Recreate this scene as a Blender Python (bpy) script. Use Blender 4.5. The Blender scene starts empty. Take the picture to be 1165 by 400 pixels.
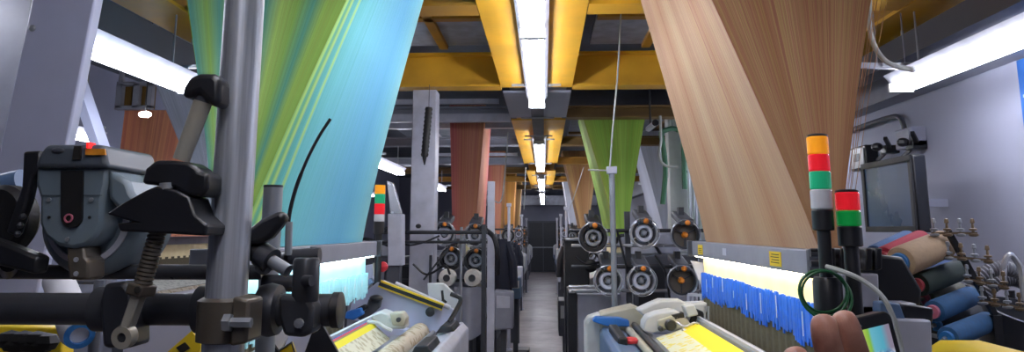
import bpy, bmesh, math, random
from mathutils import Vector, Matrix
random.seed(7)
C = bpy.context.scene.collection
PI = math.pi

# ------------------------------------------------------------------ camera
F, CX, CY = 850.0, 582.5, 200.0
PITCH, HCAM = math.radians(9.6), 1.7
VPX, VPY = 619.0, 262.0
YAW = math.atan((VPX - CX) / F * math.cos(PITCH))
_cy, _sy, _cp, _sp = math.cos(YAW), math.sin(YAW), math.cos(PITCH), math.sin(PITCH)
RT, FW, UP = Vector((_cy, _sy, 0)), Vector((-_sy * _cp, _cy * _cp, _sp)), Vector((_sy * _sp, -_cy * _sp, _cp))
PPY = VPY - F * math.tan(PITCH)


def at(px, py, Y):
    """the point of the place seen at pixel (px, py) at distance Y down the hall"""
    d = FW + RT * ((px - CX) / F) - UP * ((py - PPY) / F)
    return Vector((0, 0, HCAM)) + d * (Y / d.y)


cam = bpy.data.cameras.new('camera')
cam.sensor_width, cam.lens = 36.0, 36.0 * F / 1165.0
cam.shift_y = -(CY - PPY) / 1165.0
cam.clip_start = 0.05
co = bpy.data.objects.new('camera', cam)
C.objects.link(co)
co.matrix_world = Matrix(((RT.x, UP.x, -FW.x, 0), (RT.y, UP.y, -FW.y, 0), (RT.z, UP.z, -FW.z, HCAM), (0, 0, 0, 1)))
bpy.context.scene.camera = co


# ------------------------------------------------------------------ materials
def lin(h):
    if isinstance(h, tuple):
        return h if len(h) == 4 else (*h, 1)
    v = [int(h[i:i + 2], 16) / 255 for i in (0, 2, 4)]
    return (*[c / 12.92 if c <= .04045 else ((c + .055) / 1.055) ** 2.4 for c in v], 1)


def base(name):
    m = bpy.data.materials.new(name)
    m.use_nodes = True
    return m, m.node_tree.nodes, m.node_tree.links, m.node_tree.nodes['Principled BSDF']


def M(name, col, rough=.5, metal=0, var=.18, scale=9, emit=0, bump=0, spec=.5):
    m, N, L, b = base(name)
    c = lin(col)
    tc = N.new('ShaderNodeTexCoord')
    nz = N.new('ShaderNodeTexNoise')
    nz.inputs['Scale'].default_value = scale
    nz.inputs['Detail'].default_value = 5
    L.new(tc.outputs['Object'], nz.inputs['Vector'])
    rp = N.new('ShaderNodeValToRGB')
    rp.color_ramp.elements[0].position, rp.color_ramp.elements[1].position = .3, .75
    rp.color_ramp.elements[0].color = tuple(x * (1 - var) for x in c[:3]) + (1,)
    rp.color_ramp.elements[1].color = tuple(min(1, x * (1 + var * .6)) for x in c[:3]) + (1,)
    L.new(nz.outputs['Fac'], rp.inputs['Fac'])
    L.new(rp.outputs['Color'], b.inputs['Base Color'])
    mr = N.new('ShaderNodeMapRange')
    mr.inputs['To Min'].default_value, mr.inputs['To Max'].default_value = max(.03, rough - .12), min(1, rough + .12)
    L.new(nz.outputs['Fac'], mr.inputs['Value'])
    L.new(mr.outputs['Result'], b.inputs['Roughness'])
    b.inputs['Metallic'].default_value = metal
    b.inputs['Specular IOR Level'].default_value = spec
    if emit:
        b.inputs['Emission Color'].default_value = c
        b.inputs['Emission Strength'].default_value = emit
    if bump:
        bm = N.new('ShaderNodeBump')
        bm.inputs['Strength'].default_value = bump
        bm.inputs['Distance'].default_value = .01
        L.new(nz.outputs['Fac'], bm.inputs['Height'])
        L.new(bm.outputs['Normal'], b.inputs['Normal'])
    return m


def threads(name, stops, fine=260,  fine_amt=.35, dark='201810', interp='LINEAR', rough=.75, hair=1.0, gap=0.0):
    """cords of a harness: colour bands over u, fine lines along v"""
    m, N, L, b = base(name)
    uv = N.new('ShaderNodeUVMap')
    sep = N.new('ShaderNodeSeparateXYZ')
    L.new(uv.outputs['UV'], sep.inputs[0])
    # a slight wander of the bands
    nw = N.new('ShaderNodeTexNoise')
    nw.inputs['Scale'].default_value = 2.2
    L.new(uv.outputs['UV'], nw.inputs['Vector'])
    ad = N.new('ShaderNodeMath'); ad.operation = 'MULTIPLY_ADD'
    ad.inputs[1].default_value, ad.inputs[2].default_value = .03, -.015
    L.new(nw.outputs['Fac'], ad.inputs[0])
    a2 = N.new('ShaderNodeMath'); a2.operation = 'ADD'
    L.new(sep.outputs['X'], a2.inputs[0]); L.new(ad.outputs[0], a2.inputs[1])
    rp = N.new('ShaderNodeValToRGB')
    rp.color_ramp.interpolation = interp
    e = rp.color_ramp.elements
    while len(e) < len(stops):
        e.new(.5)
    for k, (p, c) in enumerate(stops):
        e[k].position = p
        e[k].color = lin(c)
    L.new(a2.outputs[0], rp.inputs['Fac'])

    def lines(freq, vf, seed):
        cb = N.new('ShaderNodeCombineXYZ')
        mu = N.new('ShaderNodeMath'); mu.operation = 'MULTIPLY'; mu.inputs[1].default_value = freq
        mv = N.new('ShaderNodeMath'); mv.operation = 'MULTIPLY'; mv.inputs[1].default_value = vf
        L.new(sep.outputs['X'], mu.inputs[0]); L.new(sep.outputs['Y'], mv.inputs[0])
        L.new(mu.outputs[0], cb.inputs[0]); L.new(mv.outputs[0], cb.inputs[1])
        cb.inputs[2].default_value = seed
        n = N.new('ShaderNodeTexNoise'); n.inputs['Scale'].default_value = 1; n.inputs['Detail'].default_value = 2
        L.new(cb.outputs[0], n.inputs['Vector'])
        r = N.new('ShaderNodeMapRange'); r.inputs['From Min'].default_value, r.inputs['From Max'].default_value = .36, .64
        L.new(n.outputs['Fac'], r.inputs['Value'])
        return r.outputs['Result']
    f1, f2 = lines(fine * 1.25, 1.0, 0), lines(fine * .4, .7, 5)
    mx = N.new('ShaderNodeMix'); mx.data_type = 'RGBA'
    mx.inputs[7].default_value = lin(dark)
    m1 = N.new('ShaderNodeMath'); m1.operation = 'MULTIPLY'; m1.inputs[1].default_value = fine_amt
    L.new(f1, m1.inputs[0]); L.new(m1.outputs[0], mx.inputs[0]); L.new(rp.outputs['Color'], mx.inputs[6])
    hs = N.new('ShaderNodeHueSaturation')
    vv = N.new('ShaderNodeMapRange'); vv.inputs['To Min'].default_value, vv.inputs['To Max'].default_value = .9, 1.07
    L.new(f2, vv.inputs['Value']); L.new(vv.outputs['Result'], hs.inputs['Value'])
    hv = N.new('ShaderNodeMapRange'); hv.inputs['To Min'].default_value, hv.inputs['To Max'].default_value = .5 - .018 * hair, .5 + .018 * hair
    L.new(f2, hv.inputs['Value']); L.new(hv.outputs['Result'], hs.inputs['Hue'])
    L.new(mx.outputs[2], hs.inputs['Color'])
    L.new(hs.outputs['Color'], b.inputs['Base Color'])
    b.inputs['Roughness'].default_value = rough
    b.inputs['Specular IOR Level'].default_value = .25
    bp = N.new('ShaderNodeBump'); bp.inputs['Strength'].default_value = .25; bp.inputs['Distance'].default_value = .01
    L.new(f1, bp.inputs['Height']); L.new(bp.outputs['Normal'], b.inputs['Normal'])
    return m


def fabric(name, bands, pat_to, pc1, pc2):
    """woven cloth: plain bands over u beyond pat_to, a floral damask below it"""
    m, N, L, b = base(name)
    uv = N.new('ShaderNodeUVMap')
    sep = N.new('ShaderNodeSeparateXYZ'); L.new(uv.outputs['UV'], sep.inputs[0])
    rp = N.new('ShaderNodeValToRGB'); rp.color_ramp.interpolation = 'CONSTANT'
    e = rp.color_ramp.elements
    while len(e) < len(bands):
        e.new(.5)
    for k, (p, c) in enumerate(bands):
        e[k].position = p; e[k].color = lin(c)
    L.new(sep.outputs['X'], rp.inputs['Fac'])
    tc = N.new('ShaderNodeTexCoord')
    vo = N.new('ShaderNodeTexVoronoi'); vo.inputs['Scale'].default_value = 22
    nz = N.new('ShaderNodeTexNoise'); nz.inputs['Scale'].default_value = 30; nz.inputs['Detail'].default_value = 6; nz.inputs['Distortion'].default_value = 2.5
    L.new(tc.outputs['Object'], vo.inputs['Vector']); L.new(tc.outputs['Object'], nz.inputs['Vector'])
    mm = N.new('ShaderNodeMath'); mm.operation = 'MULTIPLY'
    L.new(vo.outputs['Distance'], mm.inputs[0]); L.new(nz.outputs['Fac'], mm.inputs[1])
    r2 = N.new('ShaderNodeValToRGB'); r2.color_ramp.elements[0].position, r2.color_ramp.elements[1].position = .14, .24
    r2.color_ramp.elements[0].color, r2.color_ramp.elements[1].color = lin(pc1), lin(pc2)
    L.new(mm.outputs[0], r2.inputs['Fac'])
    lt = N.new('ShaderNodeMath'); lt.operation = 'LESS_THAN'; lt.inputs[1].default_value = pat_to
    L.new(sep.outputs['X'], lt.inputs[0])
    mx = N.new('ShaderNodeMix'); mx.data_type = 'RGBA'
    L.new(lt.outputs[0], mx.inputs[0]); L.new(rp.outputs['Color'], mx.inputs[6]); L.new(r2.outputs['Color'], mx.inputs[7])
    L.new(mx.outputs[2], b.inputs['Base Color'])
    b.inputs['Roughness'].default_value = .8
    return m


def emis(name, col, s):
    m, N, L, b = base(name)
    b.inputs['Base Color'].default_value = lin(col)
    b.inputs['Emission Color'].default_value = lin(col)
    b.inputs['Emission Strength'].default_value = s
    return m


def lens_mat(name, col, e=.25):
    m, N, L, b = base(name)
    b.inputs['Base Color'].default_value = lin(col)
    b.inputs['Roughness'].default_value = .18
    b.inputs['Transmission Weight'].default_value = .15
    b.inputs['Emission Color'].default_value = lin(col)
    b.inputs['Emission Strength'].default_value = e
    w = N.new('ShaderNodeTexWave'); w.inputs['Scale'].default_value = 60
    tc = N.new('ShaderNodeTexCoord'); L.new(tc.outputs['Object'], w.inputs['Vector'])
    bp = N.new('ShaderNodeBump'); bp.inputs['Strength'].default_value = .2
    L.new(w.outputs['Fac'], bp.inputs['Height']); L.new(bp.outputs['Normal'], b.inputs['Normal'])
    return m


def galv():
    m, N, L, b = base('galvanised steel')
    tc = N.new('ShaderNodeTexCoord')
    mp = N.new('ShaderNodeMapping'); mp.inputs['Scale'].default_value = (70, 70, 2.5)
    L.new(tc.outputs['Object'], mp.inputs[0])
    nz = N.new('ShaderNodeTexNoise'); nz.inputs['Scale'].default_value = 1.5; nz.inputs['Detail'].default_value = 6
    L.new(mp.outputs[0], nz.inputs['Vector'])
    rp = N.new('ShaderNodeValToRGB')
    rp.color_ramp.elements[0].position, rp.color_ramp.elements[1].position = .32, .7
    rp.color_ramp.elements[0].color, rp.color_ramp.elements[1].color = lin('8a9098'), lin('c8ced8')
    L.new(nz.outputs['Fac'], rp.inputs['Fac']); L.new(rp.outputs['Color'], b.inputs['Base Color'])
    b.inputs['Metallic'].default_value = .55
    mr = N.new('ShaderNodeMapRange'); mr.inputs['To Min'].default_value, mr.inputs['To Max'].default_value = .25, .55
    L.new(nz.outputs['Fac'], mr.inputs['Value']); L.new(mr.outputs['Result'], b.inputs['Roughness'])
    return m


def floor_mat():
    m, N, L, b = base('worn concrete floor')
    tc = N.new('ShaderNodeTexCoord')
    n1 = N.new('ShaderNodeTexNoise'); n1.inputs['Scale'].default_value = 1.6; n1.inputs['Detail'].default_value = 9; n1.inputs['Roughness'].default_value = .7
    n2 = N.new('ShaderNodeTexNoise'); n2.inputs['Scale'].default_value = .35; n2.inputs['Detail'].default_value = 4
    L.new(tc.outputs['Object'], n1.inputs['Vector']); L.new(tc.outputs['Object'], n2.inputs['Vector'])
    rp = N.new('ShaderNodeValToRGB')
    rp.color_ramp.elements[0].position, rp.color_ramp.elements[1].position = .32, .68
    rp.color_ramp.elements[0].color, rp.color_ramp.elements[1].color = lin('3c3639'), lin('877e7f')
    L.new(n1.outputs['Fac'], rp.inputs['Fac'])
    L.new(rp.outputs['Color'], b.inputs['Base Color'])
    mr = N.new('ShaderNodeMapRange'); mr.inputs['To Min'].default_value, mr.inputs['To Max'].default_value = .25, .6
    L.new(n2.outputs['Fac'], mr.inputs['Value']); L.new(mr.outputs['Result'], b.inputs['Roughness'])
    bp = N.new('ShaderNodeBump'); bp.inputs['Strength'].default_value = .2; bp.inputs['Distance'].default_value = .02
    L.new(n1.outputs['Fac'], bp.inputs['Height']); L.new(bp.outputs['Normal'], b.inputs['Normal'])
    return m


def screen_mat():
    """the phone's picture of the hall: sky blue, lime and white patches"""
    m, N, L, b = base('phone picture')
    uv = N.new('ShaderNodeUVMap')
    sep = N.new('ShaderNodeSeparateXYZ'); L.new(uv.outputs['UV'], sep.inputs[0])
    nz = N.new('ShaderNodeTexNoise'); nz.inputs['Scale'].default_value = 3.5; nz.inputs['Detail'].default_value = 3; nz.inputs['Distortion'].default_value = 1.2
    L.new(uv.outputs['UV'], nz.inputs['Vector'])
    lo = N.new('ShaderNodeValToRGB')
    e = lo.color_ramp.elements; e.new(.5); e.new(.6)
    for k, (p, c) in enumerate(((.34, '26305a'), (.47, '6f9fd8'), (.56, 'eef6ff'), (.68, '4c5a86'))):
        e[k].position = p; e[k].color = lin(c)
    L.new(nz.outputs['Fac'], lo.inputs['Fac'])
    up = N.new('ShaderNodeValToRGB')
    e = up.color_ramp.elements; e.new(.3); e.new(.6); e.new(.8)
    for k, (p, c) in enumerate(((0, 'c8e060'), (.2, '8fd24a'), (.3, '74ccE4'.lower()), (.65, '5cbcd8'), (.88, '9a90a8'))):
        e[k].position = p; e[k].color = lin(c)
    L.new(sep.outputs['X'], up.inputs['Fac'])
    gt = N.new('ShaderNodeMapRange'); gt.inputs['From Min'].default_value, gt.inputs['From Max'].default_value = .48, .6
    ad = N.new('ShaderNodeMath'); ad.operation = 'MULTIPLY_ADD'; ad.inputs[1].default_value = .3
    L.new(nz.outputs['Fac'], ad.inputs[0])
    L.new(sep.outputs['Y'], ad.inputs[2])
    sb = N.new('ShaderNodeMath'); sb.operation = 'SUBTRACT'; sb.inputs[1].default_value = .15
    L.new(ad.outputs[0], sb.inputs[0]); L.new(sb.outputs[0], gt.inputs['Value'])
    mx = N.new('ShaderNodeMix'); mx.data_type = 'RGBA'
    L.new(gt.outputs['Result'], mx.inputs[0]); L.new(lo.outputs['Color'], mx.inputs[6]); L.new(up.outputs['Color'], mx.inputs[7])
    L.new(mx.outputs[2], b.inputs['Emission Color']); b.inputs['Emission Strength'].default_value = .7
    b.inputs['Base Color'].default_value = (0, 0, 0, 1)
    b.inputs['Roughness'].default_value = .2
    return m


def skin_mat():
    m, N, L, b = base('skin')
    tc = N.new('ShaderNodeTexCoord')
    nz = N.new('ShaderNodeTexNoise'); nz.inputs['Scale'].default_value = 70; nz.inputs['Detail'].default_value = 4
    L.new(tc.outputs['Object'], nz.inputs['Vector'])
    rp = N.new('ShaderNodeValToRGB')
    rp.color_ramp.elements[0].position, rp.color_ramp.elements[1].position = .3, .72
    rp.color_ramp.elements[0].color, rp.color_ramp.elements[1].color = lin('8a5a4c'), lin('b88672')
    L.new(nz.outputs['Fac'], rp.inputs['Fac']); L.new(rp.outputs['Color'], b.inputs['Base Color'])
    b.inputs['Roughness'].default_value = .5
    b.inputs['Subsurface Weight'].default_value = .1
    b.inputs['Subsurface Radius'].default_value = (.01, .004, .002)
    bp = N.new('ShaderNodeBump'); bp.inputs['Strength'].default_value = .15; bp.inputs['Distance'].default_value = .002
    L.new(nz.outputs['Fac'], bp.inputs['Height']); L.new(bp.outputs['Normal'], b.inputs['Normal'])
    return m


X = dict(
    black=M('black plastic', '17181d', .4), rubber=M('black rubber', '0e0e10', .6), iron=M('dark iron', '3a3c42', .38, .35),
    pipe_dark=M('dark steel tube', '3e4046', .32, .35), chrome=M('bright steel', 'c4c8d0', .25, .55), steel=M('dull steel', '90959c', .4, .4),
    bronze=M('oily cast metal', '5e574e', .42, .35), shaft=M('beige grey metal', 'a39f92', .4, .25), galv=galv(),
    grey=M('grey machine paint', '8b8d9a', .45), lgrey=M('light grey machine paint', 'b9bcca', .42), dgrey=M('dark grey machine paint', '43464f', .5),
    lav=M('pale lavender grey paint', 'b4b9d4', .5, var=.06), white=M('off white machine paint', 'c0c3c6', .42, var=.1), cream=M('cream machine paint', 'b6b2a0', .45),
    blue=M('blue plastic', '2a6fc4', .4), slate=M('slate blue paint', '5d789c', .45), feeder=M('blue grey feeder casting', '6c7b86', .42, .1), feeder_dark=M('dark grey feeder lid', '4a525c', .45),
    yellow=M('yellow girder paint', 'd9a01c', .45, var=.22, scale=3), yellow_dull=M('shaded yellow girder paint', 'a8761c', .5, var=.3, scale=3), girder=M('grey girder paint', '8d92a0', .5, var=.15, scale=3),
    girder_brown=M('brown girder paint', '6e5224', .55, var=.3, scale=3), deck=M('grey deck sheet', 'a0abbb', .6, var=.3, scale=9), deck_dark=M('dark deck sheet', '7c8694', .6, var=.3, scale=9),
    tan=M('tan yarn', 'a58a6c', .85, var=.15, scale=60), red_yarn=M('red yarn', '9c2338', .85, var=.15, scale=60), blue_yarn=M('slate blue yarn', '3c5c88', .85, var=.15, scale=60),
    navy=M('navy yarn', '1f3a66', .85, var=.2, scale=60), teal=M('deep blue yarn', '21507c', .85, var=.2, scale=60), dgreen=M('bottle green yarn', '1b2b26', .85, var=.2, scale=60),
    olive=M('olive grey yarn', '5a5a4c', .85, var=.2, scale=60), char=M('charcoal yarn', '33363c', .85, var=.2, scale=60),
    core_blue=M('blue tube', '2c74b8', .4), core_red=M('red tube', 'b8404a', .4), core_pink=M('pink tube', 'c46a80', .4),
    brass=M('dull brass', '75624a', .4, .4), orange=M('orange plastic', 'e08020', .4), redp=M('red plastic', 'd02a36', .35), yel=M('yellow sticker', 'e6c31c', .5, var=.06),
    ink=M('black print', '1a1814', .6), paper=M('white paper', 'dcdce4', .7, var=.05), hose=M('grey corrugated hose', '70737c', .55), cable=M('white cable', 'a4a8a4', .5), green_cable=M('green cable', '14502c', .45),
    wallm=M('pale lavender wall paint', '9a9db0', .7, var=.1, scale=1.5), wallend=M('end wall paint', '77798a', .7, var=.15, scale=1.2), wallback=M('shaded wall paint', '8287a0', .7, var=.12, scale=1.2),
    ceil=M('dark ceiling', '5a606a', .8, var=.3, scale=2), door=M('dark door', '2c2f35', .5), tvs=M('dark television glass', '3a5474', .3, var=.3, scale=3), tvb=M('dark television case', '101218', .45),
    bluepanel=M('blue wall panel', '1d62b4', .45), copper=M('copper', '7a4a2c', .4, .6), spring_blue=M('blue heddle springs', '1c68e0', .5, var=.2, scale=40),
    warpd=M('dark warp', '57503a', .85, var=.35, scale=60), skin=skin_mat(), nail=M('finger nail', 'b88878', .35, var=.05), screen=screen_mat(), floor=floor_mat(),
    spool=M('white yarn spool', 'd8d6d0', .8, var=.1, scale=50), rust=M('orange brown cloth', 'a85a34', .8, var=.2, scale=40), cloth_dark=M('dark blue work coat', '1c2030', .85), ribbon=M('green strap', '35604a', .7),
    amber=lens_mat('amber lens', 'f0a020', .35), red_l=lens_mat('red lens', 'e0202c', .35), green_l=lens_mat('green lens', '1fa070', .3), green2=lens_mat('deep green lens', '0f8a3c', .3), clear_l=lens_mat('clear lens', 'c2c4cc', .05),
    tube=emis('fluorescent tube', 'f2f4ff', 34), led=emis('warp lamp', 'fff0cc', 30), led_b=emis('cool warp lamp', 'd8f8ff', 30),
    heddle_c=M('cream heddles', 'f2e2b0', .7, var=.06, scale=60), heddle_b=M('pale blue heddles', 'a8e4ee', .7, var=.06, scale=60), red_led=emis('red indicator', 'ff2020', 1.5), amber_tag=M('amber tag', 'd88a1c', .5, var=.3, scale=80),
    spot=emis('small lamp', 'ffffff', 110),
)
X['h_blue'] = threads('blue and lime harness cords', [(0, '7cb85c'), (0.016, 'aed464'), (0.030, '4fa48c'), (0.043, '70b47c'), (0.056, 'b4d864'), (0.071, '56a8a4'), (0.086, '52b0ac'), (0.102, '5cb6b4'), (0.119, 'b4dc70'), (0.133, '62bcc0'), (.2, '6cc4cc'), (.4, '70c2d8'), (.56, '6cbce0'), (.72, '66b6de'), (.86, '74c4de'), (.96, '84c8d4')], 420, .13, '3c849c', hair=.4)
X['h_lime'] = threads('lime and teal harness cords', [(0, '98c458'), (.12, 'a8d060'), (.2, '5ca890'), (.3, '98c85c'), (.4, 'b8dc70'), (.5, '60b0a0'), (.6, '8cc468'), (.7, 'acd864'), (.8, '6cb8a4'), (.88, 'a0d064'), (1, '5ca8a0')], 220, .16, '4c8458', hair=.4)
X['h_tan'] = threads('tan striped harness cords', [(0, 'b9977a'), (.1, 'c3a382'), (.2, 'b88c6c'), (.33, 'c6a684'), (.45, 'bc9676'), (.55, 'c8aa88'), (.68, 'b88c6a'), (.8, 'c2a07c'), (.9, 'b69070'), (1, 'be9a78')], 520, .42, '743e2c', hair=1.2)
X['h_tan_shaded'] = threads('shaded tan harness cords', [(0, 'ac8058'), (.15, 'b48a62'), (.3, 'a67650'), (.45, 'b88e66'), (.6, 'aa7a54'), (.8, 'b2865e'), (1, '9c6c4a')], 330, .46, '5c3020', hair=1.4)  # the tan cords again, with the shade of the near end in their colour
X['h_green'] = threads('green harness cords', [(0, 'bcd85c'), (.2, 'a0c850'), (.4, '90ba48'), (.6, 'a6cc58'), (.8, '8ab444'), (1, '98c04c')], 40, .25, '4a6a2a', hair=.4)
X['h_rust'] = threads('rust pink harness cords', [(0, 'd08a68'), (.3, 'd49074'), (.6, 'c88064'), (.85, 'd07a6c'), (1, 'c06868')], 90, .25, '7a4030', hair=.6)
X['h_orange'] = threads('orange brown harness cords', [(0, 'd0904c'), (.4, 'dca04c'), (.7, 'c48444'), (1, 'd09450')], 80, .3, '6a4a20', hair=.6)
X['h_brown'] = threads('dim brown harness cords', [(0, 'c8a068'), (.4, 'a87c50'), (.7, 'b8885c'), (1, 'c8a470')], 70, .3, '5c4020', hair=.6)
X['h_grey'] = threads('pale grey harness cords', [(0, 'b4bac8'), (.5, 'c0c6d4'), (1, 'acb2c2')], 80, .1, '7c8292', hair=.2)
X['h_brick'] = threads('brick orange harness cords', [(0, 'f49c78'), (.5, 'f8a880'), (1, 'f09470')], 60, .15, 'c87458', hair=.4)
X['cl_right'] = fabric('yellow floral cloth', [(0, 'e8e2a8'), (.62, 'ecd520')], .66, 'd6c95a', 'd4d6bc')
X['cl_left'] = fabric('cream floral cloth with yellow edge', [(0, 'd8d2c0'), (.52, 'e2cf1e'), (.86, '7c7a48'), (.91, 'b83044'), (.97, '2c6ab4')], .64, 'a89e84', 'ccc6b2')
X['cl_roll'] = fabric('rolled cream cloth', [(0, 'b8ac94')], 2, '9c8e74', 'c0b6a2')
X['cl_far'] = fabric('pale woven cloth', [(0, 'd0d0c8')], 2, 'b0b4b0', 'd4d6d0')


# ------------------------------------------------------------------ mesh builder
def vec(p):
    return Vector(p)


class MB:
    def __init__(s, T=None):
        s.v, s.f, s.uv, s.T = [], [], {}, T

    def add(s, vs, fs, uvs=None):
        b = len(s.v)
        s.v += [s.T(*p) if s.T else Vector(p) for p in vs]
        for k, f in enumerate(fs):
            if uvs:
                s.uv[len(s.f)] = uvs[k]
            s.f.append(tuple(b + i for i in f))
        return s

    def box(s, x0, x1, y0, y1, z0, z1):
        return s.add([(x, y, z) for x in (x0, x1) for y in (y0, y1) for z in (z0, z1)],
                     [(0, 1, 3, 2), (4, 6, 7, 5), (0, 4, 5, 1), (2, 3, 7, 6), (0, 2, 6, 4), (1, 5, 7, 3)])

    def bar(s, p0, p1, w, h, roll=0):
        """rectangular bar between two points"""
        p0, p1 = vec(p0), vec(p1)
        a = (p1 - p0).normalized()
        u = a.cross(Vector((0, 0, 1)))
        u = u.normalized() if u.length > 1e-4 else Vector((1, 0, 0))
        v = u.cross(a)
        if roll:
            q = Matrix.Rotation(roll, 3, a); u, v = q @ u, q @ v
        vs = [p + u * (i * w / 2) + v * (j * h / 2) for p in (p0, p1) for i, j in ((-1, -1), (1, -1), (1, 1), (-1, 1))]
        return s.add(vs, [(0, 1, 2, 3), (7, 6, 5, 4), (0, 4, 5, 1), (1, 5, 6, 2), (2, 6, 7, 3), (3, 7, 4, 0)])

    def lathe(s, prof, o=(0, 0, 0), axis=(0, 0, 1), n=20, a0=0, a1=2 * PI):
        """profile of (radius, height) round an axis"""
        o, a = vec(o), vec(axis).normalized()
        u = a.orthogonal().normalized() if abs(a.z) < .95 else Vector((1, 0, 0))
        u = (u - a * u.dot(a)).normalized()
        w = a.cross(u)
        full = abs(a1 - a0 - 2 * PI) < 1e-5
        m = n if full else n + 1
        vs, fs = [], []
        for r, h in prof:
            for k in range(m):
                t = a0 + (a1 - a0) * k / n
                vs.append(o + a * h + (u * math.cos(t) + w * math.sin(t)) * max(r, 1e-5))
        for i in range(len(prof) - 1):
            for k in range(n):
                k2 = (k + 1) % m
                fs.append((i * m + k, i * m + k2, (i + 1) * m + k2, (i + 1) * m + k))
        ring = len(prof) > 3 and abs(prof[0][0] - prof[-1][0]) < 1e-6
        if ring and full and prof[0] != prof[-1]:
            fs += [((len(prof) - 1) * m + k, (len(prof) - 1) * m + (k + 1) % m, (k + 1) % m, k) for k in range(n)]
        if full and not ring:
            if prof[0][0] > 1e-4: fs.append(tuple(range(m))[::-1])
            if prof[-1][0] > 1e-4: fs.append(tuple((len(prof) - 1) * m + k for k in range(m)))
        return s.add(vs, fs)

    def cyl(s, p0, p1, r0, r1=None, n=16):
        p0, p1 = vec(p0), vec(p1)
        return s.lathe([(r0, 0), (r0 if r1 is None else r1, (p1 - p0).length)], p0, p1 - p0, n)

    def tube(s, pts, r, n=8, closed=False):
        pts = [vec(p) for p in pts]
        m = len(pts)
        rs = r if isinstance(r, (list, tuple)) else [r] * m
        t0 = (pts[1] - pts[0]).normalized()
        u = t0.orthogonal().normalized()
        vs = []
        for i, p in enumerate(pts):
            if closed:
                t = (pts[(i + 1) % m] - pts[i - 1]).normalized()
            else:
                t = (pts[min(i + 1, m - 1)] - pts[max(i - 1, 0)]).normalized()
            u = (u - t * u.dot(t)).normalized()
            w = t.cross(u)
            vs += [p + (u * math.cos(2 * PI * k / n) + w * math.sin(2 * PI * k / n)) * rs[i] for k in range(n)]
        fs = []
        for i in range(m if closed else m - 1):
            j = (i + 1) % m
            fs += [(i * n + k, i * n + (k + 1) % n, j * n + (k + 1) % n, j * n + k) for k in range(n)]
        if not closed:
            fs += [tuple(range(n))[::-1], tuple((m - 1) * n + k for k in range(n))]
        return s.add(vs, fs)

    def prism(s, poly, d):
        """polygon of 3D points extruded by vector d"""
        d = vec(d); p = [vec(q) for q in poly]; n = len(p)
        return s.add(p + [q + d for q in p], [tuple(range(n))[::-1], tuple(range(n, 2 * n))] + [(i, (i + 1) % n, n + (i + 1) % n, n + i) for i in range(n)])

    def sheet(s, fn, nu, nv):
        vs = [fn(i / nu, j / nv) for j in range(nv + 1) for i in range(nu + 1)]
        fs, us = [], []
        for j in range(nv):
            for i in range(nu):
                a = j * (nu + 1) + i
                fs.append((a, a + 1, a + nu + 2, a + nu + 1))
                us.append([(i / nu, j / nv), ((i + 1) / nu, j / nv), ((i + 1) / nu, (j + 1) / nv), (i / nu, (j + 1) / nv)])
        return s.add(vs, fs, us)

    def ball(s, o, r, sc=(1, 1, 1), n=14):
        k = n // 2
        vs, fs = [], []
        o = vec(o)
        for i in range(k + 1):
            t = PI * i / k
            for j in range(n):
                q = 2 * PI * j / n
                vs.append(o + Vector((r * sc[0] * math.sin(t) * math.cos(q), r * sc[1] * math.sin(t) * math.sin(q), r * sc[2] * math.cos(t))))
        for i in range(k):
            for j in range(n):
                fs.append((i * n + j, (i + 1) * n + j, (i + 1) * n + (j + 1) % n, i * n + (j + 1) % n))
        return s.add(vs, fs)

    def build(s, name, mat, parent=None, bev=0, flat=False, sub=0, seg=2):
        o0 = Vector((0, 0, 0))
        q = parent
        while q is not None:
            o0 += q.location; q = q.parent
        me = bpy.data.meshes.new(name)
        me.from_pydata([tuple(v - o0) for v in s.v], [], s.f)
        if s.uv:
            ul = me.uv_layers.new(name='UVMap')
            for fi, us in s.uv.items():
                for k, li in enumerate(me.polygons[fi].loop_indices):
                    ul.data[li].uv = us[k]
        bm = bmesh.new(); bm.from_mesh(me)
        bmesh.ops.remove_doubles(bm, verts=bm.verts, dist=1e-5)
        bmesh.ops.recalc_face_normals(bm, faces=bm.faces)
        bm.to_mesh(me); bm.free()
        if not flat:
            for p in me.polygons: p.use_smooth = True
            me.set_sharp_from_angle(angle=math.radians(38))
        me.materials.append(mat if not isinstance(mat, str) else X[mat])
        o = bpy.data.objects.new(name, me)
        C.objects.link(o)
        if parent is not None: o.parent = parent
        if bev:
            b = o.modifiers.new('edge', 'BEVEL'); b.width = bev; b.segments = seg; b.limit_method = 'ANGLE'; b.angle_limit = math.radians(40)
        if sub:
            b = o.modifiers.new('round', 'SUBSURF'); b.levels = b.render_levels = sub
        return o


def tag(o, label=None, cat=None, group=None, kind=None):
    if label: o['label'] = label
    if cat: o['category'] = cat
    if group: o['group'] = group
    if kind: o['kind'] = kind
    return o


def thing(name, loc, label, cat, group=None):
    o = bpy.data.objects.new(name, None)
    C.objects.link(o)
    o.location = loc
    o.empty_display_size = .05
    return tag(o, label, cat, group)


def dup(root, loc, label=None, rotz=None):
    def cp(o, parent):
        c = o.copy(); C.objects.link(c); c.parent = parent
        for ch in o.children: cp(ch, c)
        return c
    kids = list(root.children)
    r = root.copy(); C.objects.link(r); r.location = loc
    if rotz is not None: r.rotation_euler.z = rotz
    for k in kids: cp(k, r)
    if label: r['label'] = label
    return r


def swap(root, name, mat):
    """give the named part of a copy a mesh with another material"""
    for ch in root.children:
        if ch.name.split('.')[0] == name:
            ch.data = ch.data.copy(); ch.data.materials[0] = X[mat]


def arc(p0, p1, p2, n=12):
    p0, p1, p2 = vec(p0), vec(p1), vec(p2)
    return [p0 * (1 - t) ** 2 + p1 * 2 * t * (1 - t) + p2 * t * t for t in [i / n for i in range(n + 1)]]


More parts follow.
